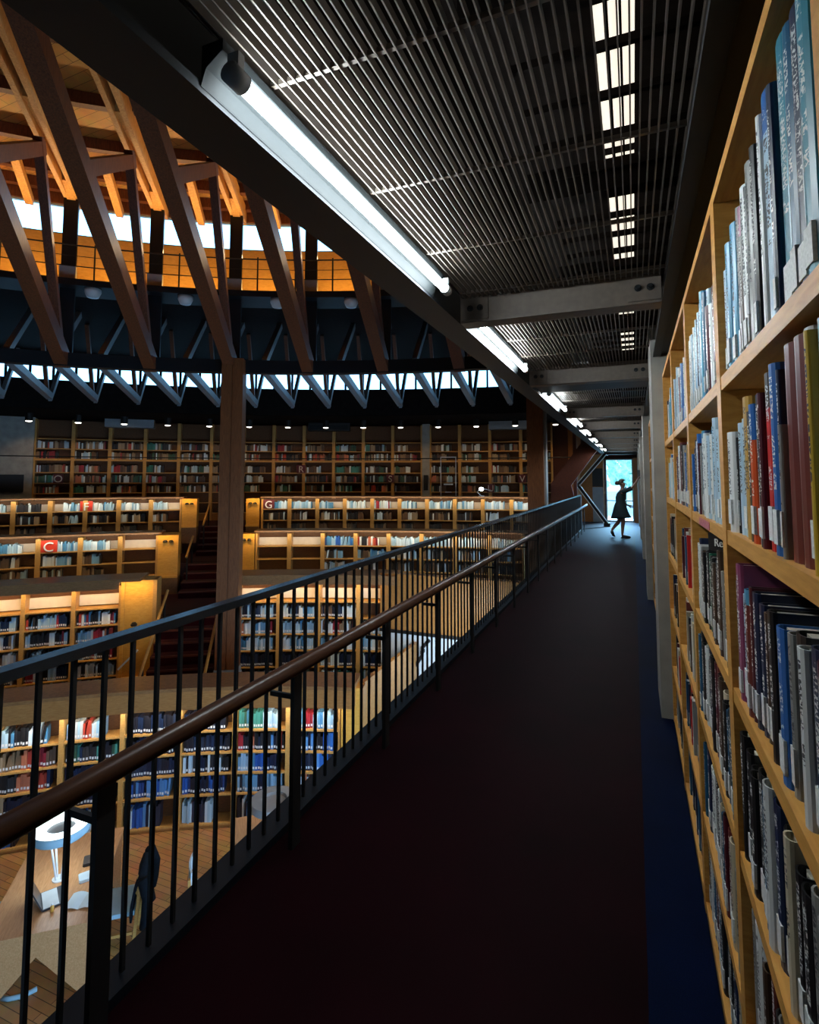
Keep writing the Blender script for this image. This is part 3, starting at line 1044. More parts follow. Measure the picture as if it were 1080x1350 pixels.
letter('F', 18.82, 43.75, .71, .22, LETTW, REDS, 'white letter F on a red block in the fourth tier bookcases', .30)
letter('C', 16.42, 44.95, -.09, .22, LETTW, REDS, 'white letter C on a red block in the third tier bookcases', .34)
letter('G', 18.82, 28.95, .71, .22, LETTW, MAROON, 'white letter G on a maroon block right of the orange end panel', .32)
letter('O', 21.38, 46.95, 1.47, .22, LETTR, MAROON, 'pale letter O on a dark block on the back wall shelves', .26)
letter('R', 21.38, 27.0, 1.80, .22, LETTR, MAROON, 'pale letter R on a dark block on the back wall shelves', .30)
letter('S', 21.38, 18.75, 1.47, .22, LETTR, MAROON, 'pale letter S on a dark block beside the far concrete pier', .26)
letter('U', 21.38, 9.55, 1.15, .22, LETTR, MAROON, 'pale letter U on a dark block low on the back wall shelves', .26)
letter('V', 21.38, 6.75, 1.47, .22, LETTR, MAROON, 'pale letter V on a dark block near the tall dark column', .26)

# white metal frame stand and a lamp on the fourth tier counter
t = thing('display_frame', pol(20.2, 13.1, .2), radians(13.1), 'white metal frame standing in front of the back wall shelves', 'frame')
for s in (-1, 1):
    MB().box(s * .24 - .012, s * .24 + .012, -.012, .012, 0, 2.1).build('leg', WHITEM, t, world=False)
MB().box(-.24, .24, -.012, .012, 2.07, 2.1).build('top_bar', WHITEM, t, world=False)
MB().box(-.14, .14, -.1, .1, 1.20, 1.24).build('tray', WHITEM, t, world=False)
MB().box(-.10, .10, -.06, .06, .96, .98).build('foot_bar', WHITEM, t, world=False)
t = thing('desk_lamp', pol(19.2, 9.9, 1.07), radians(9.9), 'small bright desk lamp shining on the fourth tier counter', 'lamp')
MB().lathe([(0, 0), (.09, 0), (.09, .02), (0, .02)], 14).build('base', GREYM, t, world=False)
MB().tube([(0, 0, .02), (-.12, 0, .12), (-.05, 0, .22), (.12, 0, .22), (.3, 0, .18)], .012, 8).build('arm', GREYM, t, world=False)
MB().lathe([(0, .17), (.05, .18), (.065, .22), (.05, .26), (0, .27)], 14).build('bulb', SPARK, t, world=False)

# ================================================================ THE STAIRS
t = thing('staircase', pol(11.6, 32.2, -2.75), 0, 'dark radial staircase climbing between the bookcases behind the big column', 'stairs')
aS0, aS1 = 29.7, 34.8


def flight(r0, r1, z0, z1, n):
    for i in range(n):
        ra = r0 + (r1 - r0) * i / n
        za = z0 + (z1 - z0) * (i + 1) / n
        MB().ring(ra, ra + (r1 - r0) / n + .02, za - (z1 - z0) / n - .04, za, aS0, aS1, 3).build('step', STAIRC, t)
        MB().ring(ra - .012, ra + .02, za - .03, za + .003, aS0, aS1, 3).build('nosing', DARKW, t)


flight(11.9, 14.2, -2.75, -1.2, 9)
flight(15.75, 17.1, -1.2, -.55, 4)
flight(18.15, 19.4, -.55, .2, 5)
MB().ring(14.2, 15.77, -1.32, -1.19, aS0, aS1, 3).build('landing', STAIRC, t)
MB().ring(17.1, 18.17, -.68, -.54, aS0, aS1, 3).build('landing', STAIRC, t)
for (r0, z0, a0, r1, z1, a1, lb) in ((18.26, .31, 34.3, 19.44, .85, 34.3, 'upper left wooden stair rail by the fourth tier'), (16.2, -.3, 34.5, 17.05, .12, 34.5, 'middle left wooden stair rail by the third tier'),
                                     (12.1, -1.76, 34.5, 14.2, -.70, 34.5, 'long left wooden stair rail beside the big orange end panel'), (12.36, -1.86, 29.8, 13.28, -1.09, 29.8, 'right wooden stair rail just left of the column')):
    h = thing('stair_rail', pol(r0, a0, z0 - .7), 0, lb, 'stair rail', 'wooden rails of the staircase')
    MB().tube([pol(r0, a0, z0), pol(r1, a1, z1)], .028, 8).build('rail', SHELFH, h)
    for f in (.12, .88):
        r = r0 + (r1 - r0) * f
        z = z0 + (z1 - z0) * f
        MB().beam(pol(r, a0, z - .72), pol(r, a0, z), .03, .03).build('post', STEEL, h)

# the big columns ------------------------------------------------------------
c = pol(12.75, 28.35, 0)
t = thing('column', (c[0], c[1], -2.75), radians(28.35), 'tall square cedar column on a concrete base rising to the ring beam', 'column')
MB().box(-.195, -.012, -.17, .17, .92, 6.6).box(.012, .195, -.17, .17, .92, 6.6).box(-.012, .012, -.15, .15, .92, 6.6).build('shaft', COLW, t, world=False)
MB().box(-.2, .2, -.18, .18, .1, .92).build('concrete_base', CONC, t, world=False)
MB().box(-.205, .205, -.185, .185, .52, .92).build('steel_shoe', GREYM, t, world=False)
t = thing('column', (-2.05, 12.95, -2.75), 0, 'dark red cedar column standing right behind the walkway railing', 'column')
MB().box(-.22, .15, -.2, .2, 0, 6.7).build('shaft', COLW, t, world=False)
MB().box(.15, .19, -.06, .2, 0, 6.7).build('edge_strip', GREYM, t, world=False)

# cross wall below the walkway, with white lower part ------------------------
struct('wall_cross', MB().box(-4.72, -1.63, 10.0, 10.2, -1.34, -.27), FASCIA)
struct('wall_cross_lower', MB().box(-4.72, -1.63, 10.05, 10.2, -3.6, -1.40), WALLWH)
struct('trim_cross_wall', MB().box(-4.72, -1.63, 9.97, 10.05, -1.40, -1.34), BLACK)
struct('wall_beside_low_bookcases', MB().box(-4.0, -3.92, 7.75, 10.0, -3.6, -1.53), FASCIA)
area('passage_lamp', (-2.9, 8.6, -.9), (-3.1, 10.0, -2.2), .9, .3, 30, (.70, .88, 1.0))
t = thing('stair_handrail', (-3.9, 9.9, -2.3), 0, 'dark zigzag handrail on the white wall below the walkway', 'handrail')
MB().tube([(-4.05, 9.93, -2.10), (-3.80, 9.93, -1.75), (-3.80, 9.93, -1.60), (-3.66, 9.93, -1.45)], .035, 8).build('rail', BLACK, t)
MB().box(-3.83, -3.79, 9.9, 10.05, -1.72, -1.66).build('bracket', BLACK, t)
area('cross_wall_wash', (-3.3, 8.9, .0), (-3.3, 10.0, -.9), 2.2, .1, 2.6, (1, .74, .45))

# =================================================== READING ROOM FURNITURE
RZ = radians(39.6)


def make_table(label):
    t = thing('reading_table', (-6.085, 4.51, -3.6), RZ, label, 'table', 'reading tables on the wood floor')
    MB().box(-.495, .495, -.79, .79, .69, .72).build('tabletop', TABLEW, t, world=False)
    for s in (-1, 1):
        y = s * .77
        MB().extr([(-.49, y, 0), (-.44, y, 0), (0, y, .48), (.44, y, 0), (.49, y, 0), (.49, y, .69), (-.49, y, .69)], (0, -.035 * s, 0)).build('end_panel', TABLEW, t, world=False)
    MB().box(-.02, .02, -.73, .73, .45, .69).build('spine_board', TABLEW, t, world=False)
    return t


tb = make_table('wooden reading table lit by the glowing white ring lamp')
tb2 = copy_tree(tb, loc=(-4.15, 5.8, -3.6))
tag(tb2, 'wooden reading table half hidden by the walkway edge, under the grey lamp')


def make_lamp(loc, label, lit):
    t = thing('ring_lamp', loc, RZ, label, 'lamp', 'ring lamps on the reading tables')
    c = bpy.data.meshes
    pr = [(.15, .50), (.16, .485), (.275, .485), (.29, .50), (.29, .57), (.28, .58)]
    MB().lathe(pr, 40).build('lamp_shade', SEATB if lit else GREYM, t, True, world=False)
    MB().lathe([(.28, .578), (.15, .578), (.15, .50)], 40).build('diffuser', RINGL if lit else GREYM, t, world=False)
    MB().lathe([(0, .54), (.145, .54), (.145, .52), (0, .52)], 24).build('hub', GREYM, t, world=False)
    for k in range(4):
        a = pi / 4 + k * pi / 2
        MB().tube([(cos(a) * .035, sin(a) * .035, .01), (cos(a) * .12, sin(a) * .12, .52)], .011, 8).build('rod', WHITEM, t, world=False)
    MB().lathe([(0, 0), (.07, 0), (.07, .012), (0, .012)], 20).build('base', WHITEM, t, world=False)
    return t


make_lamp((-6.085, 4.49, -2.88), 'glowing white ring lamp on four thin rods on the left table', True)
make_lamp((-4.17, 5.83, -2.88), 'unlit grey ring lamp on the table half hidden by the walkway', False)
area('ring_lamp_glow', (-6.085, 4.49, -2.405), (-6.085, 4.49, -2.9), .4, .4, 3.6, (.74, .90, 1.0))

nrm = Vector((cos(RZ), sin(RZ), 0))        # to the right long side of the tables
lng = Vector((-sin(RZ), cos(RZ), 0))
TC = Vector((-6.085, 4.51, 0))


def make_chair(loc, rz, label, back, seat):
    """chair facing local -x"""
    t = thing('reading_chair', loc, rz, label, 'chair', 'chairs at the reading tables')
    MB().box(-.22, .22, -.22, .22, .41, .455).build('seat', seat, t, world=False)
    for x, y, h in ((-.20, -.20, .41), (-.20, .20, .41), (.20, -.20, .74), (.20, .20, .74)):
        MB().beam((x * 1.05, y * 1.05, 0), (x + (.07 if h > .5 else 0), y, h), .03, .035, up=(0, 1, 0)).build('leg', SHELF, t, world=False)
    MB().tube([(.24, -.20, .62), (.275, -.1, .64), (.285, 0, .64), (.275, .1, .64), (.24, .20, .62)], .02, 8).build('back_rail', SHELF, t, world=False)
    m = MB()
    P = []
    for i in range(7):
        y = -.2 + .4 * i / 6
        P.append((.235 + .035 * cos((y / .2) * pi / 2), y))
    m.prism(P + [(x + .02, y) for x, y in reversed(P)], .54, .80)
    m.build('backrest', back, t, world=False)
    MB().box(-.2, .2, -.205, -.18, .2, .23).build('stretcher', SHELF, t, world=False)
    MB().box(-.2, .2, .18, .205, .2, .23).build('stretcher', SHELF, t, world=False)
    return t


p = TC + nrm * .60 - lng * .16
make_chair((p.x, p.y, -3.6), RZ, 'wooden chair with a dark jacket over it and a pale blue seat', SHELF, SEATB)
q = TC - nrm * .74 - lng * .0
make_chair((q.x, q.y, -3.6), RZ + pi, 'pale backed chair at the far left side of the lit table', PAPER, SEATB)
q2 = Vector((-4.15, 5.8, 0)) - nrm * .66 - lng * .05
make_chair((q2.x, q2.y, -3.6), RZ + pi, 'pale backed chair left of the half hidden table', PAPER, SEATB)
# jacket hanging over the chair back
m = MB()
vs, fs = [], []
nu, nv = 15, 13
for i in range(nu):
    u = i / (nu - 1)
    for j in range(nv):
        v = j / (nv - 1)
        y = (v - .5) * .52
        s = (u - .45) * 2
        if s < 0:
            x, z = .22 - .03 * abs(s), .84 + s * .42
        else:
            x, z = .31 + .05 * s, .84 - s * .50
        if abs(s) < .15:
            z = .845 + .02 * cos(s / .15 * 1.5)
            x = .265 + s * .3
        wob = .018 * sin(9 * y + 5 * u) + .012 * sin(23 * y - 8 * u)
        vs.append((x + wob * (.3 + abs(s)), y * (1 + .25 * max(0, s)), z - .10 * (2 * abs(v - .5)) ** 2))
for i in range(nu - 1):
    for j in range(nv - 1):
        a_ = i * nv + j
        fs.append((a_, a_ + 1, a_ + nv + 1, a_ + nv))
m.add(vs, fs)
t = thing('jacket', (p.x, p.y, -3.6), RZ, 'dark jacket draped over the wooden chair back', 'jacket')
jk = m.build('body', FABRIC, t, True, world=False)
sd = jk.modifiers.new('thickness', 'SOLIDIFY'); sd.thickness = .02
MB().tube([(.30, .26, .80), (.36, .31, .62), (.35, .33, .45), (.33, .32, .33)], [.06, .055, .05, .045], 10).build('sleeve', FABRIC, t, True, world=False)
MB().tube([(.30, -.26, .80), (.36, -.31, .62), (.35, -.33, .45), (.33, -.32, .33)], [.06, .055, .05, .045], 10).build('sleeve', FABRIC, t, True, world=False)


def on_table(u, v):
    """u along the long side, v to the right side"""
    q = TC + lng * u + nrm * v
    return (q.x, q.y, -2.88)


t = thing('laptop', on_table(-.33, .02), RZ + radians(20), 'open dark laptop on the table below the ring lamp', 'laptop')
MB().box(-.11, .11, -.15, .15, 0, .018).build('base', SCREEN, t, world=False)
MB().box(-.10, .04, -.14, .14, .018, .021).build('keyboard', KEYS, t, world=False)
MB().beam((-.11, 0, .01), (-.20, 0, .21), .30, .012, up=(1, 0, 0)).build('screen', SCREEN, t, world=False)
for u, v, rz, sx, sy, h, mt, nm, lb, cat in (
        (-.08, .30, .3, .20, .14, .03, PAPER, 'notebook', 'pale blue notebook on the table beside the laptop', 'notebook'),
        (-.46, .33, -.2, .30, .24, .012, PAPER, 'open_papers', 'white open papers at the near corner of the table', 'papers'),
        (.20, .30, .15, .24, .16, .035, SCREEN, 'pencil_case', 'dark flat case on the table near the jacket', 'case'),
        (-.52, .06, .1, .03, .03, .07, AMBER, 'small_bottle', 'small orange bottle on the table in front of the laptop', 'bottle')):
    t = thing(nm, on_table(u, v), RZ + rz, lb, cat)
    if nm == 'small_bottle':
        MB().lathe([(0, 0), (.018, 0), (.018, .05), (.008, .06), (.008, .065)], 12).build('bottle_body', mt, t, True, world=False)
        MB().lathe([(.010, .065), (.010, .08), (0, .08)], 12).build('cap', WHITEM, t, world=False)
    elif nm == 'open_papers':
        m = MB()
        for s in (-1, 1):
            for i in range(6):
                x0, x1 = s * sx / 2 * i / 6, s * sx / 2 * (i + 1) / 6
                z0_, z1_ = .018 * sin(pi * i / 6) + .004, .018 * sin(pi * (i + 1) / 6) + .004
                m.add([(x0, -sy / 2, z0_), (x1, -sy / 2, z1_), (x1, sy / 2, z1_), (x0, sy / 2, z0_)], [(0, 1, 2, 3)])
        m.build('sheets', mt, t, True, world=False)
    else:
        m = MB()
        b = .012
        m.prism([(-sx / 2 + b, -sy / 2), (sx / 2 - b, -sy / 2), (sx / 2, -sy / 2 + b), (sx / 2, sy / 2 - b), (sx / 2 - b, sy / 2), (-sx / 2 + b, sy / 2), (-sx / 2, sy / 2 - b), (-sx / 2, -sy / 2 + b)], 0, h)
        m.build('cover', mt, t, world=False)
        MB().box(-sx / 2 - .002, sx / 2 - .02, -sy / 2 - .003, sy / 2 + .003, h * .3, h * .7).build('edge_band', PAGES if nm == 'notebook' else BLACK, t, world=False)
o = MB().tube([(-5.98, 3.86, -3.58), (-5.90, 3.88, -3.575), (-5.80, 3.96, -3.575), (-5.76, 4.06, -3.58)], .022, 8).build('cable', SEATB, smooth=True)
tag(o, 'pale blue cable lying on the floor under the lit table', 'cable')

# ============================================================ WALKWAY RAILING
YR = [1.17 + .957 * k for k in range(-3, 18)]
t = thing('guard_railing', (-1.55, 8, 0), 0, 'tall dark steel guard railing along the open side of the walkway', 'railing')
MB().box(-1.575, -1.525, -1.8, 17.9, 1.07, 1.10).build('top_rail', RAILM, t)
ys = [1.06 + .1035 * k for k in range(-10, 163)]
big = MB()
cnt = 0
for y in ys:
    if cnt < 98:
        MB().box(-1.558, -1.545, y - .0065, y + .0065, .03, 1.075).build('baluster', BLACK, t)
    else:
        big.box(-1.558, -1.545, y - .0065, y + .0065, .03, 1.075)
    cnt += 1
bo = big.build('baluster_row', BLACK, t)
bo['kind'] = 'stuff'
MB().box(-1.60, -1.52, 17.84, 17.92, 0, 1.10).build('end_post', GREYM, t)
t = thing('handrail', (-1.40, 8, 0), 0, 'round brown wooden handrail on flat black posts inside the guard railing', 'handrail')
MB().tube([(-1.40, -1.9, .772), (-1.40, 6, .770), (-1.40, 12, .766), (-1.40, 18.3, .765)], .034, 14).build('rail', HANDR, t, True)
for y in YR:
    MB().box(-1.425, -1.405, y - .03, y + .03, 0, .75).build('post', BLACK, t)
    MB().box(-1.55, -1.41, y - .008, y + .008, .62, .64).build('bracket', BLACK, t)

# ============================================================ WALKWAY CEILING
t = thing('edge_beam', (-.94, 9, 2.45), 0, 'long dark steel edge beam above the railing running down the walkway', 'beam')
MB().box(-1.02, -.86, -3.4, YEND, 2.45, 2.475).build('bottom_flange', STEEL, t)
MB().box(-.955, -.925, -3.4, YEND, 2.475, 2.86).build('web', STEEL, t)
MB().box(-1.02, -.86, -3.4, YEND, 2.86, 2.885).build('top_flange', STEEL, t)
t = thing('shelf_side_channel', (.18, 9, 2.45), 0, 'narrow dark steel channel along the ceiling above the right bookcases', 'beam')
MB().box(.150, .20, -3.4, YEND, 2.45, 2.468).build('flange', STEEL, t)
MB().box(.175, .20, -3.4, YEND, 2.468, 2.66).build('web', STEEL, t)
BY = [.0, 2.84, 5.0, 7.9, 9.9, 12.05, 14.2, 16.35, 18.5, 20.6]
for i, y in enumerate(BY):
    if i == 0:
        lb = 'painted cross beam of the ceiling nearly above the camera'
        continue
    t = thing('cross_beam', (-.33, y, 2.45), 0, 'grey brown bolted ceiling cross beam, ' + nth(i - 1) + ' along the walkway', 'beam', 'cross beams of the walkway ceiling')
    MB().box(-.858, .150, y, y + .02, 2.45, 2.60).build('web', BEAMM, t)
    MB().box(-.858, .150, y - .01, y + .13, 2.595, 2.61).build('top_flange', BEAMM, t)
    MB().box(-.858, .150, y + .02, y + .12, 2.45, 2.465).build('bottom_flange', BEAMM, t)
    for x0, x1, bx in ((-.855, -.70, (-.80, -.745)), (.0, .148, (.045, .10))):
        MB().box(x0, x1, y - .010, y, 2.462, 2.588).build('end_plate', BEAMM, t)
        for b in bx:
            m = MB()
            m.tube([(b, y - .010, 2.525), (b, y - .016, 2.525)], .017, 14)
            m.tube([(b, y - .016, 2.525), (b, y - .030, 2.525)], .011, 6)
            m.build('bolt', STEEL, t)
struct('ceiling_dark_strip', MB().box(-.858, .15, 5.14, 5.68, 2.48, 2.52), BLACK)
spans = [(-1.3, 2.80), (2.98, 4.96), (5.70, 7.86), (8.04, 9.86), (10.04, 12.0), (12.2, 14.15), (14.35, 16.3), (16.5, 18.45), (18.65, 20.55)]
for i, (y0, y1) in enumerate(spans):
    t = thing('ceiling_grating', (-.33, (y0 + y1) / 2, 2.57), 0, 'steel bar grating panel in the walkway ceiling, ' + nth(i) + ' along the walkway', 'grating', 'grating panels of the walkway ceiling')
    m = MB()
    x = -.815
    while x < .165:
        m.box(x - .0019, x + .0019, y0, y1, 2.57, 2.595)
        x += .0245
    m.build('bars', GRATE, t)
    m = MB()
    n = max(2, round((y1 - y0) / .55))
    k = 0
    yy = 1.075 - .55 * 4 if i == 0 else y0 + .28
    while yy < y1:
        if yy > y0:
            m.box(-.83, .17, yy - .006, yy + .006, 2.574, 2.588)
        yy += .55
    m.box(-.832, -.826, y0, y1, 2.572, 2.592).box(.166, .172, y0, y1, 2.572, 2.592)
    m.build('grating_lattice', GRATE, t)
# tubes
TY = [.93, 2.96, 5.77, 8.05, 10.05, 12.2, 14.35, 16.5]
for i, y in enumerate(TY):
    t = thing('tube_light', (-.80, y + .7, 2.47), 0, 'glowing fluorescent tube light on the edge beam, ' + nth(i) + ' along the walkway', 'light', 'tube lights along the edge beam')
    MB().extr([(-.858, y - .045, 2.462), (-.845, y - .045, 2.50), (-.80, y - .045, 2.53), (-.80, y - .045, 2.555), (-.858, y - .045, 2.555)], (0, 1.51, 0)).build('housing', HOUS, t)
    MB().tube([(-.785, y, 2.478), (-.785, y + 1.42, 2.478)], .018, 14).build('tube', TUBE, t, True)
    for yy in (y - .04, y + 1.415):
        MB().tube([(-.785, yy, 2.478), (-.785, yy + .045, 2.478)], .024, 14).build('end_cap', GREYM, t, True)
        MB().box(-.80, -.77, yy + .01, yy + .03, 2.48, 2.53).build('bracket', GREYM, t)

# ================================================================ RIGHT SHELF
XF = .205
ZS = [1.85, 1.475, 1.105, .735, .36, .04]    # tops of the boards, top row first
ZT = 2.325
BAYS = [(-.16, .70), (.70, 1.56), (1.56, 2.42), (2.42, 3.28), (3.28, 4.14)]
y = 4.72
segs = []
while y < 20.2:
    for k in range(4):
        if y + .82 > 21: break
        segs.append((y, y + .82))
        y += .82
    y += .66
PIERS = [(4.145, 4.70)] + [(4.72 + 4 * .82 + k * 3.94 + .02, 4.72 + 4 * .82 + k * 3.94 + .62) for k in range(4)]
bayname = {1: 'nearest right-hand bookcase', 2: 'second right-hand bookcase', 3: 'third right-hand bookcase'}


def right_case(y0, y1, label):
    t = thing('bookcase', (XF, (y0 + y1) / 2, 0), 0, label, 'bookcase', 'bookcases along the walkway')
    for a_, b_ in ((y0, y0 + .03), (y1 - .03, y1)):
        MB().box(XF, XF + .36, a_, b_, 0, ZT - .03).build('upright', SHELFR, t)
    MB().box(XF, XF + .36, y0, y1, ZT - .03, ZT).build('top_board', SHELFRY, t)
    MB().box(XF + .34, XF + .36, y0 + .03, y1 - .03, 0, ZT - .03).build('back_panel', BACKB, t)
    for z in ZS:
        MB().box(XF + .002, XF + .34, y0 + .03, y1 - .03, z - .033, z).build('shelf', SHELFRY, t)
    MB().box(XF + .02, XF + .04, y0 + .03, y1 - .03, 0, ZS[-1] - .033).build('plinth', SHELFRY, t)
    return t


for i, (a_, b_) in enumerate(BAYS):
    if i == 0: continue
    right_case(a_, b_, ('oak bookcase filled with books, nearest on the right of the walkway', 'oak bookcase with the black sign, second on the right of the walkway',
                        'oak bookcase filled with books, third on the right of the walkway', 'oak bookcase just before the first concrete pier on the right')[i - 1])
for i, (a_, b_) in enumerate(segs):
    right_case(a_, b_, 'oak bookcase beyond the first concrete pier, ' + nth(i) + ' after it along the walkway')
for i, (a_, b_) in enumerate(PIERS):
    o = MB().box(.133, .60, a_, b_, 0, 2.66).build('pier', CONC)
    tag(o, 'grey concrete pier standing between the right bookcases, ' + nth(i) + ' along the walkway', 'pier', 'concrete piers on the right')


# individual books -----------------------------------------------------------
def cover_profile(th, dp):
    """open U in plan: spine at x=0 (rounded), boards back to x=dp; thickness along y"""
    o = []
    k = min(.012, th * .35)
    w = .0022
    n = 6
    outer = [(dp, th / 2), (k, th / 2)]
    for i in range(1, n):
        a = pi / 2 + pi * i / n
        outer.append((k + k * cos(a), th / 2 * sin(a)))
    outer += [(k, -th / 2), (dp, -th / 2)]
    h = th / 2 - w
    inner = [(dp, -h), (k + .002, -h)]
    for i in range(1, n):
        a = -pi / 2 - pi * i / n
        inner.append((k + .002 + (k - .001) * cos(a), h * sin(a)))
    inner += [(k + .002, h), (dp, h)]
    return outer + inner


def u_mesh(mb, th, dp, h):
    P = cover_profile(th, dp)
    n = len(P)
    half = n // 2
    vs = [(x, y, 0) for x, y in P] + [(x, y, h) for x, y in P]
    fs = [(i, (i + 1) % n, n + (i + 1) % n, n + i) for i in range(n)]
    for i in range(half - 1):           # end faces as quads between outer and inner line
        a_, b_, c_, d_ = i, i + 1, n - 2 - i, n - 1 - i
        fs.append((a_, b_, c_, d_))
        fs.append((n + d_, n + c_, n + b_, n + a_))
    mb.add(vs, fs)


COLN = [((.80, .82, .80), 'white'), ((.45, .62, .74), 'light blue'), ((.10, .38, .58), 'blue'), ((.01, .10, .20), 'dark teal'), ((.01, .02, .06), 'navy'),
        ((.012, .012, .014), 'black'), ((.55, .015, .012), 'bright red'), ((.16, .03, .022), 'brick red'), ((.09, .012, .02), 'maroon'), ((.72, .09, .015), 'orange'),
        ((.58, .33, .06), 'tan'), ((.66, .44, .04), 'yellow'), ((.02, .16, .09), 'green'), ((.30, .30, .28), 'grey'), ((.62, .54, .38), 'cream'),
        ((.07, .04, .025), 'brown'), ((.30, .06, .14), 'pink'), ((.04, .26, .36), 'teal'), ((.02, .13, .42), 'royal blue')]
CN = {n: c for c, n in COLN}
NBOOK = [0]


def book(y, th, h, z, col, label, dp=None, x=None, col2=None, split=2.0, ink=1.0, sticker=True, lean=0.0):
    dp = dp or random.uniform(.17, .23)
    mb = MB()
    u_mesh(mb, th, dp, h)
    o = mb.build('book', BOOK, origin=False)
    o.location = (x if x is not None else XF + .006 + random.uniform(0, .014), y, z)
    o.rotation_euler = (lean, 0, 0)
    W[o.name] = Matrix.Translation(o.location)
    k = random.uniform(.9, 1.1)
    c = CN[col]
    o.color = (c[0] * k, c[1] * k, c[2] * k, 1)
    o['tint2'] = [float(v) for v in CN[col2 or col]]
    o['split'] = float(split)
    o['ink'] = float(ink)
    tag(o, label, 'book', 'books on the right-hand bookcases')
    MB().box(.006 + min(.012, th * .35), dp - .006, -th / 2 + .0024, th / 2 - .0024, .003, h - .004).build('page_block', PAGES, o, world=False)
    if sticker:
        w_ = th * .34
        MB().box(-.0012, .006, -w_, w_, .018, .018 + random.uniform(.045, .06)).build('spine_sticker', STICK, o, world=False)
    NBOOK[0] += 1
    return o


ROWN = ['top shelf', 'second shelf', 'third shelf', 'fourth shelf', 'fifth shelf', 'bottom shelf']
SPEC = {}
# rows read from the photograph, from the upright at the far end of the bay towards the viewer
# (colour, thickness, height, second colour, split)
SPEC[(1, 0)] = [('light blue', .034, .26), ('white', .026, .265), ('blue', .046, .30), ('blue', .050, .325), ('black', .032, .315), ('grey', .028, .33), ('brown', .020, .32, 'pink', .80), ('white', .046, .345), ('black', .018, .33),
                ('grey', .046, .36), ('black', .030, .37), ('dark teal', .044, .375), ('white', .020, .385), ('light blue', .058, .40, 'royal blue', .82), ('navy', .022, .385),
                ('teal', .060, .43), ('dark teal', .04, .41), ('navy', .05, .40), ('teal', .05, .42)]
SPEC[(1, 1)] = [('white', .060, .235), ('black', .018, .22), ('light blue', .052, .25), ('light blue', .046, .255), ('tan', .054, .295), ('brown', .030, .26), ('orange', .040, .27, 'royal blue', .74), ('light blue', .030, .25),
                ('black', .022, .28), ('maroon', .022, .28), ('bright red', .044, .31, 'brown', .80), ('white', .014, .28), ('royal blue', .040, .315), ('navy', .014, .30), ('grey', .014, .21),
                ('brick red', .052, .345), ('brick red', .050, .362), ('white', .040, .335), ('yellow', .014, .32), ('light blue', .03, .33), ('grey', .03, .33), ('royal blue', .04, .34)]
SPEC[(1, 2)] = [('white', .012, .24), ('navy', .036, .255), ('pink', .040, .30), ('light blue', .038, .24), ('blue', .014, .255), ('brick red', .034, .26, 'blue', .88), ('maroon', .020, .27), ('navy', .036, .265),
                ('navy', .034, .25), ('brown', .024, .24), ('brick red', .046, .25), ('black', .034, .26), ('navy', .034, .24), ('royal blue', .044, .25), ('grey', .028, .25), ('black', .05, .26), ('white', .03, .25),
                ('navy', .04, .26), ('black', .03, .25), ('maroon', .04, .26)]
SPEC[(2, 0)] = [('white', .02, .29), ('light blue', .016, .30), ('white', .022, .30), ('grey', .018, .28), ('white', .028, .30), ('light blue', .014, .29), ('white', .026, .31), ('white', .02, .30), ('blue', .018, .30),
                ('white', .030, .32), ('light blue', .026, .31), ('navy', .012, .31), ('white', .020, .30), ('light blue', .03, .32), ('grey', .02, .31), ('blue', .02, .33), ('navy', .03, .33), ('blue', .03, .36), ('light blue', .02, .34),
                ('white', .03, .32), ('dark teal', .03, .33), ('light blue', .03, .33)]
SPEC[(2, 1)] = [('royal blue', .018, .22), ('navy', .02, .24), ('white', .012, .22), ('black', .026, .27), ('grey', .016, .25), ('black', .034, .27), ('black', .02, .24), ('white', .012, .26), ('royal blue', .036, .285),
                ('maroon', .014, .25), ('grey', .012, .24), ('blue', .04, .29), ('light blue', .03, .27), ('white', .03, .26), ('white', .026, .27), ('navy', .03, .28), ('white', .03, .27), ('light blue', .03, .26),
                ('black', .03, .27), ('white', .03, .26), ('blue', .03, .28), ('white', .03, .27)]
SPEC[(2, 2)] = [('white', .02, .25), ('navy', .04, .27), ('white', .02, .25), ('cream', .02, .24), ('white', .018, .25), ('cream', .014, .24), ('grey', .02, .25), ('black', .02, .24), ('brown', .03, .24), ('black', .022, .24), ('black', .034, .25), ('maroon', .02, .24),
                ('black', .03, .25), ('green', .03, .25), ('white', .014, .24), ('white', .014, .24), ('black', .03, .25), ('grey', .02, .25), ('black', .03, .25), ('brown', .03, .24), ('navy', .03, .25), ('black', .03, .25), ('white', .02, .25)]
SPEC[(3, 1)] = [('white', .02, .22), ('navy', .02, .24), ('bright red', .022, .25), ('navy', .024, .24), ('white', .02, .25), ('grey', .03, .27), ('bright red', .022, .25), ('white', .03, .29), ('navy', .02, .26), ('white', .03, .27)]
SPEC[(3, 0)] = [('white', .02, .27), ('light blue', .02, .28), ('white', .03, .28), ('grey', .02, .28), ('yellow', .036, .32), ('white', .02, .30), ('yellow', .02, .30), ('white', .03, .31), ('light blue', .02, .31), ('white', .03, .30)]
DARKPAL = ['black', 'navy', 'black', 'brown', 'maroon', 'grey', 'navy', 'black', 'white', 'cream', 'brick red', 'dark teal']
MIXPAL = ['white', 'light blue', 'navy', 'black', 'grey', 'brick red', 'royal blue', 'white', 'maroon', 'cream', 'teal', 'tan']
SIGN = (2, 2)


def gen_row(b, r):
    spec = SPEC.get((b, r), [])
    out = list(spec)
    y0, y1 = BAYS[b]
    tot = sum(s[1] + .0012 for s in out)
    L = y1 - y0 - .08
    while tot < L:
        pal = DARKPAL if r >= 2 else MIXPAL
        tk = random.uniform(.032, .055)
        out.append((random.choice(pal), tk, random.uniform(.235, .30)))
        tot += tk + .0012
    return out


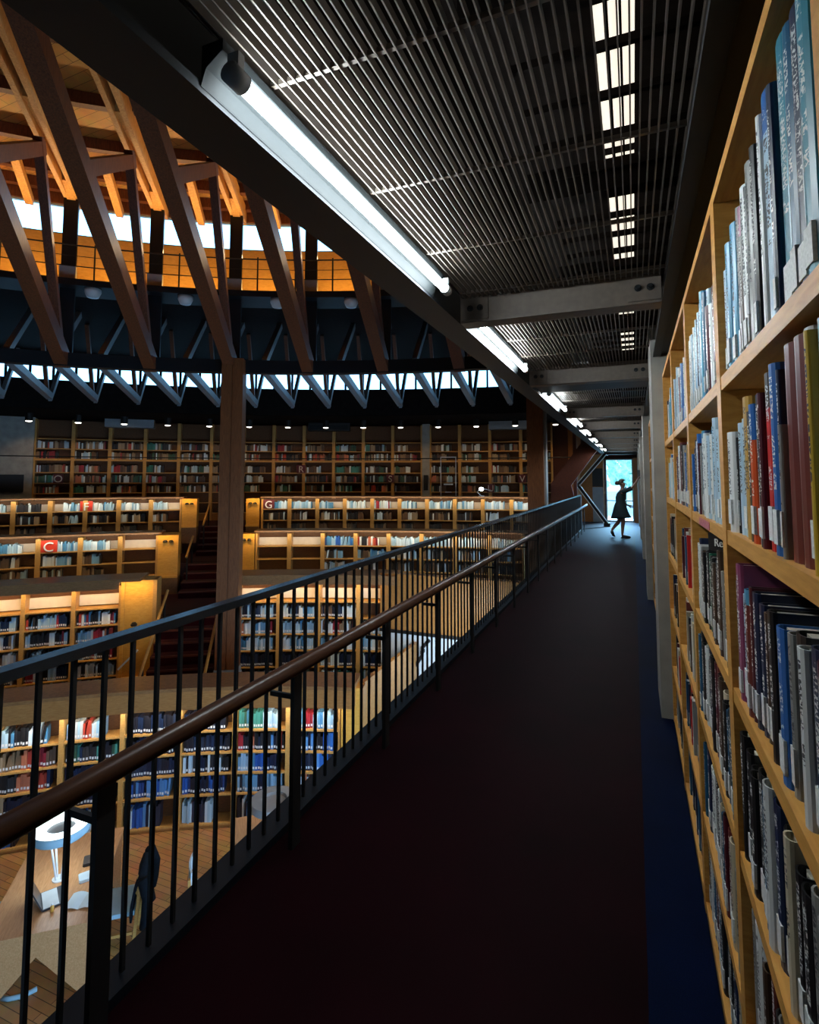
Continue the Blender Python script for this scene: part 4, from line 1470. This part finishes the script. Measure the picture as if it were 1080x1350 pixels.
far_rows_right = []
for b in (1, 2, 3):
    y0, y1 = BAYS[b]
    for r in range(6):
        if b == 3 and r > 1:
            far_rows_right.append((y0, y1, r)); continue
        y = y1 - .032
        n = 0
        for s in gen_row(b, r):
            col, th, h = s[:3]
            c2, sp = (s[3], s[4]) if len(s) > 3 else (None, 2.0)
            if y - th < y0 + .031: break
            hh = min(h, (ZT - .03 if r == 0 else ZS[r - 1] - .033) - ZS[r] - .012)
            if b == 1 and y < .60: break
            two = (' with %s top' % c2) if c2 else ''
            size = 'thick ' if th > .036 else 'thin ' if th < .016 else ''
            book(y - th / 2, th, hh, ZS[r], col, '%s%s book%s, %s from far end, %s, %s' % ('' if two else size, col, two, nth(n), ROWN[r], bayname[b]),
                 col2=c2, split=sp, ink=0.0 if (col == 'brick red' and r == 1) else 1.0, sticker=random.random() < .8, lean=0)
            y -= th + .0012
            n += 1
            if b == 1 and y < .66: break


def right_far_row(y0, y1, z, hmax, pal):
    y = y0 + .034
    while y < y1 - .078:
        th = random.uniform(.022, .045)
        c = CN[random.choice(pal)]
        k = random.uniform(.85, 1.15)
        stuff.col = tuple(v * k for v in c)
        x = XF + .012 + random.uniform(0, .025)
        h = hmax * random.uniform(.75, 1)
        stuff.box(x, x + .2, y, y + th * .95, z, z + h)
        stuff.col = (.6, .57, .48)
        stuff.box(x + .006, x + .196, y + .003, y + th * .95 - .003, z + h - .002, z + h + .0005)
        stuff.col = (.72, .74, .73)
        stuff.box(x - .001, x + .001, y + th * .2, y + th * .75, z + .02, z + .07)
        y += th


for (y0, y1, r) in far_rows_right + [(s[0], s[1], r) for s in [BAYS[4]] + segs for r in range(6)]:
    right_far_row(y0, y1, ZS[r], .30 if r < 2 else .26, MIXPAL if r < 2 else DARKPAL + ['white', 'bright red', 'cream'])
stuff.col = None
so = stuff.build('books', STUFF, origin=False)
tag(so, 'rows of small distant books filling the curved tiers and the far right shelves', 'books', None, 'stuff')

# black sign on the third shelf of the second bay
t = thing('shelf_sign', (XF + .012, 2.0, 1.372), atan2(-.83, .55), 'black sign block with white letters lying over books in the second right-hand bookcase', 'sign')
MB().box(0, .20, 0, .09, 0, .055).build('block', BLACK, t, world=False)
cu = bpy.data.curves.new('letters', 'FONT')
cu.body = 'Rea'
cu.size = .034
cu.extrude = .001
tmp = bpy.data.objects.new('tmp', cu)
COL.objects.link(tmp)
bpy.context.view_layer.update()
me = bpy.data.meshes.new_from_object(tmp.evaluated_get(bpy.context.evaluated_depsgraph_get()))
bpy.data.objects.remove(tmp)
me.transform(Matrix.Translation((.026, -.0012, .016)) @ Matrix.Rotation(pi / 2, 4, 'X'))
me.materials.clear(); me.materials.append(LETTW)
o = bpy.data.objects.new('lettering', me)
COL.objects.link(o); o.parent = t
o = MB().box(XF - .0005, XF + .003, 1.86, 2.12, ZS[1] - .030, ZS[1] - .006).build('label_strip', PINK)
tag(o, 'faded pink label strip on the second shelf edge of the second right-hand bookcase', 'label')

# ============================================================== WALKWAY'S END
# bent steel brace
t = thing('steel_brace', (-.9, 19.6, 0), 0, 'bent steel brace like an arrowhead at the far end of the railing', 'brace')
for p_, q_ in (((-.86, 19.6, 2.45), (-1.77, 19.6, 1.38)), ((-1.77, 19.6, 1.38), (-.86, 19.6, .08))):
    d = (Vector(q_) - Vector(p_)).normalized()
    sd_ = Vector((-d.z, 0, d.x)) * .055
    MB().beam(p_, q_, .08, .06, up=(0, 1, 0)).build('brace_leg', STEEL, t)
    for s in (-1, 1):
        MB().beam(Vector(p_) + sd_ * s + Vector((0, -.03, 0)), Vector(q_) + sd_ * s + Vector((0, -.03, 0)), .022, .05, up=(0, 1, 0)).build('edge_flange', WHITEM, t)
MB().box(-.96, -.76, 19.5, 19.7, 0, .12).build('foot_plate', STEEL, t)
struct('wall_end_panel', MB().box(-2.6, -1.02, 21.55, 21.7, 0, 2.5), RWALL)
o = MB().box(-1.42, -1.05, 21.48, 21.55, 1.30, 1.98).build('notice_screen', BLACK)
tag(o, 'black panel on the cedar wall left of the far window', 'panel')
o = MB().box(-1.42, -1.05, 21.48, 21.55, 0, 1.28).build('cabinet', GREYM)
tag(o, 'grey metal cabinet below the black panel by the far window', 'cabinet')
o = MB().extr([(-1.12, 17.2, 3.1), (-2.35, 17.2, 1.45), (-2.35, 17.2, -.3), (-1.66, 17.2, -.3), (-1.66, 17.2, 1.0), (-1.75, 17.2, 1.4), (-1.0, 17.2, 2.42)], (0, .12, 0)).build('slanting_partition', DARKW)
tag(o, 'dark red slanting partition in front of the far bookcases', 'partition')

# ------------------------------------------------------------------ outdoors
struct('ground_outside', MB().box(-30, 30, YEND + .2, 80, -.4, -.15), GRASS)


def tree(x, y, h, r, label, seed):
    rnd = random.Random(seed)
    t = thing('garden_tree', (x, y, -.15), 0, label, 'tree', 'trees outside the far window')
    MB().tube([(0, 0, 0), (.03, 0, h * .35), (0, .03, h * .6)], [.11, .09, .05], 10).build('trunk', BARK, t, True, world=False)
    bm = bmesh.new()
    bmesh.ops.create_icosphere(bm, subdivisions=4, radius=r)
    for v in bm.verts:
        n = v.co.normalized()
        k = 1 + .22 * sin(5 * n.x + seed) * sin(4 * n.y - seed) + .12 * sin(13 * n.z + 9 * n.x) + rnd.uniform(-.09, .09)
        v.co = n * r * k
        v.co.z = v.co.z * 1.1 + h * .65
    me = bpy.data.meshes.new('crown')
    bm.to_mesh(me); bm.free()
    me.materials.append(LEAF)
    o = bpy.data.objects.new('crown', me)
    COL.objects.link(o); o.parent = t
    W[o.name] = W[t.name].copy()


tree(-2.2, 29.5, 2.4, .9, 'pale green tree outside, left in the far window', 3)
tree(-.5, 34.0, 3.6, .9, 'pale green tree outside behind the person', 5)
tree(.5, 31.0, 2.0, .7, 'pale green tree outside, right in the far window', 8)

# ================================================================= THE PERSON
def skin_obj(name, verts, edges, rads, mat, parent, sub=2, root=0, world=True):
    me = bpy.data.meshes.new(name)
    M = W[parent.name].inverted()
    me.from_pydata([tuple(M @ Vector(v)) for v in verts], edges, [])
    o = bpy.data.objects.new(name, me)
    COL.objects.link(o)
    o.parent = parent
    W[o.name] = W[parent.name].copy()
    sk = o.modifiers.new('skin', 'SKIN')
    sk.use_smooth_shade = True
    lay = me.skin_vertices[0].data if me.skin_vertices else None
    if lay is None:
        return o
    for i, r in enumerate(rads):
        lay[i].radius = r if isinstance(r, tuple) else (r, r)
        lay[i].use_root = (i == root)
    s = o.modifiers.new('sub', 'SUBSURF')
    s.levels = sub
    s.render_levels = sub
    me.materials.append(mat)
    return o


PX, PY = -.335, 16.0
per = thing('person', (PX, PY, 0), 0, 'person in a dark knee-length dress reaching up to the bookcase before the bright window', 'person')
V, Ed, Rd = [], [], []


def pv(x, y, z, r, link=None):
    V.append((PX + x, PY + y, z))
    Rd.append(r)
    if link is not None:
        Ed.append((link, len(V) - 1))
    return len(V) - 1


pelv = pv(-.02, 0, .82, (.13, .11))
sp1 = pv(-.01, 0, .95, (.105, .10), pelv)
sp2 = pv(.0, 0, 1.08, (.12, .105), sp1)
ch = pv(.02, 0, 1.20, (.11, .095), sp2)
nk = pv(.035, 0, 1.30, .048, ch)
nk2 = pv(.05, 0, 1.355, .045, nk)
hd = pv(.055, 0, 1.43, (.082, .088), nk2)
hd2 = pv(.045, 0, 1.50, (.080, .088), hd)
# front leg (near side is -y)
h1 = pv(.02, -.08, .78, .085, pelv)
k1 = pv(.05, -.075, .44, .055, h1)
cf1 = pv(.03, -.075, .30, .050, k1)
an1 = pv(.02, -.075, .075, .032, cf1)
f1 = pv(.10, -.078, .035, (.030, .034), an1)
t1 = pv(.19, -.08, .028, (.022, .034), f1)
h2 = pv(-.03, .08, .78, .085, pelv)
k2 = pv(-.06, .08, .43, .055, h2)
cf2 = pv(-.15, .08, .33, .050, k2)
an2 = pv(-.25, .08, .19, .032, cf2)
f2 = pv(-.225, .08, .10, (.030, .034), an2)
t2 = pv(-.20, .08, .04, (.022, .034), f2)
# raised arm to the shelf
s1 = pv(.05, -.15, 1.235, .052, ch)
e1 = pv(.27, -.20, 1.33, .038, s1)
w1 = pv(.42, -.18, 1.545, .025, e1)
p1_ = pv(.455, -.175, 1.605, (.024, .034), w1)
# other arm along the body, slightly bent
s2 = pv(.0, .15, 1.225, .052, ch)
e2 = pv(.02, .21, .98, .038, s2)
w2_ = pv(.16, .16, .88, .025, e2)
p2_ = pv(.21, .14, .86, (.024, .034), w2_)
for base, dirv, spread in ((p1_, Vector((.5, 0, .85)), Vector((0, 1, 0))), (p2_, Vector((.9, -.2, -.25)), Vector((0, .3, .9)))):
    b = Vector(V[base]) - Vector((PX, PY, 0))
    for k, L in enumerate((.055, .072, .078, .070)):
        off = spread * (k - 1.5) * .018
        q = b + off + dirv * .03
        i0 = pv(q.x, q.y, q.z, .0095, base)
        q = b + off * 1.2 + dirv * (.03 + L * .55)
        i1 = pv(q.x, q.y, q.z, .0085, i0)
        q = b + off * 1.25 + dirv * (.03 + L * .9) + Vector((.012, 0, -.006))
        pv(q.x, q.y, q.z, .0075, i1)
    q = b - spread * .04 + dirv * .012
    i0 = pv(q.x, q.y, q.z, .0105, base)
    q = b - spread * .058 + dirv * .045
    pv(q.x, q.y, q.z, .009, i0)
body = skin_obj('body', V, Ed, Rd, SKIN, per)
# face: nose, ears
m = MB()
hc = Vector((PX + .055, PY, 1.46))
m.tube([hc + Vector((.082, 0, .01)), hc + Vector((.112, 0, -.022)), hc + Vector((.085, 0, -.03))], [.008, .014, .008], 8)
m.build('nose', SKIN, per, True)
for s in (-1, 1):
    MB().lathe([(0, 0), (.012, .003), (.018, .018), (.013, .036), (0, .04)], 10, tuple(hc + Vector((-.005, s * .085, -.02)))).build('ear', SKIN, per, True)
    MB().lathe([(0, -.006), (.008, -.004), (.009, 0), (.006, .004), (0, .006)], 8, tuple(hc + Vector((.078, s * .032, .018)))).build('eye', SHOE, per, True)
MB().tube([hc + Vector((.082, -.02, -.048)), hc + Vector((.089, 0, -.050)), hc + Vector((.082, .02, -.048))], .005, 6).build('mouth', MAROON, per, True)
# hair: cap plus bun
bm = bmesh.new()
bmesh.ops.create_uvsphere(bm, u_segments=24, v_segments=16, radius=1)
for v in bm.verts:
    x, y, z = v.co
    nx = x * .100
    if x > .25 and z < .55:
        nx = x * .100 * max(0.0, .55 - (0.55 - z) * .4)
    v.co = Vector((nx - .012, y * .098, z * .102 + .03))
me = bpy.data.meshes.new('hair')
bm.to_mesh(me); bm.free()
me.transform(Matrix.Translation((.055, 0, 1.465)))
me.materials.append(HAIR)
me.polygons.foreach_set('use_smooth', [True] * len(me.polygons))
o = bpy.data.objects.new('hair', me); COL.objects.link(o); o.parent = per; W[o.name] = W[per.name].copy()
MB().lathe([(0, -.06), (.04, -.05), (.065, -.015), (.065, .02), (.04, .05), (0, .06)], 16, (PX - .075, PY, 1.475)).build('hair_bun', HAIR, o, True)
# dress: lofted rings following the body, with sleeves
m = MB()
rings_ = [(1.285, .055, .060, .03), (1.25, .085, .150, .025), (1.19, .125, .165, .02), (1.08, .135, .150, .0), (.97, .120, .130, -.01), (.88, .150, .160, -.02),
          (.80, .175, .185, -.02), (.70, .200, .200, -.015), (.60, .235, .215, -.005), (.535, .262, .225, .0)]
n = 28
vs, fs = [], []
for j, (z, rx, ry, cx) in enumerate(rings_):
    for k in range(n):
        a_ = 2 * pi * k / n
        fl = 1 + (.05 * sin(7 * a_) + .03 * sin(11 * a_ + 1)) * max(0, (j - 5) / 4)
        vs.append((PX + cx + rx * cos(a_) * fl, PY + ry * sin(a_) * fl, z + (.02 * cos(a_) * (j == len(rings_) - 1))))
for j in range(len(rings_) - 1):
    for k in range(n):
        a_, b_ = j * n + k, j * n + (k + 1) % n
        fs.append((a_, b_, b_ + n, a_ + n))
m.add(vs, fs)
dr = m.build('dress', DRESS, per, True)
sd2 = dr.modifiers.new('cloth', 'SOLIDIFY'); sd2.thickness = .008
MB().tube([(PX + .03, PY - .11, 1.225), (PX + .10, PY - .165, 1.26), (PX + .20, PY - .19, 1.305), (PX + .285, PY - .20, 1.345)], [.075, .066, .060, .058], 14).build('sleeve', DRESS, per, True)
MB().tube([(PX + .0, PY + .11, 1.215), (PX + .005, PY + .175, 1.13), (PX + .015, PY + .205, 1.0)], [.075, .064, .056], 14).build('sleeve', DRESS, per, True)
for x, y, z, s in ((.095, -.078, .0, 0), (-.215, .08, .06, 1)):
    m = MB()
    if s == 0:
        m.tube([(PX + .0, PY + y, .045), (PX + .04, PY + y, .05), (PX + .12, PY + y, .04), (PX + .20, PY + y, .03), (PX + .225, PY + y, .027)], [.030, .044, .042, .032, .016], 12)
        m.box(PX - .02, PX + .05, PY + y - .028, PY + y + .028, 0, .03)
    else:
        m.tube([(PX - .265, PY + y, .17), (PX - .25, PY + y, .15), (PX - .225, PY + y, .09), (PX - .205, PY + y, .045), (PX - .17, PY + y, .03)], [.030, .044, .042, .034, .018], 12)
    m.build('shoe', SHOE, per, True)
# the book being pulled out
o = MB().box(.10, .30, PY - .20, PY - .155, 1.60, 1.83).build('held_book', SCREEN)
tag(o, 'dark book held by the person against the shelf', 'book')

area('added_daylight_fill', (-.5, 25.5, 4.2), (-.45, 17.2, 0), 3.0, 2.2, 8500, (.34, .66, 1.0))  # added lamp outside the window, brightens the far carpet on top of the sky
# ------------------------------------------------------------- sky portals
area('window_portal', (-.49, YEND - .02, 1.17), (-.49, 10, 1.17), .9, 2.3, 1, (1, 1, 1), True)
for a in AZ2[:-1]:
    o = strip('clerestory_portal', 18.85, a + 1.62, 4.6, (10, 4.6), chord(18.9, 3.25), .68, 1, (1, 1, 1))
    o.data.cycles.is_portal = True
for a in AZ[:-1]:
    o = strip('lantern_portal', 13.38, a + 3.25, 6.56, (5, 6.56), chord(13.4, 6.5), .58, 1, (1, 1, 1))
    o.data.cycles.is_portal = True
print('books built', NBOOK[0])
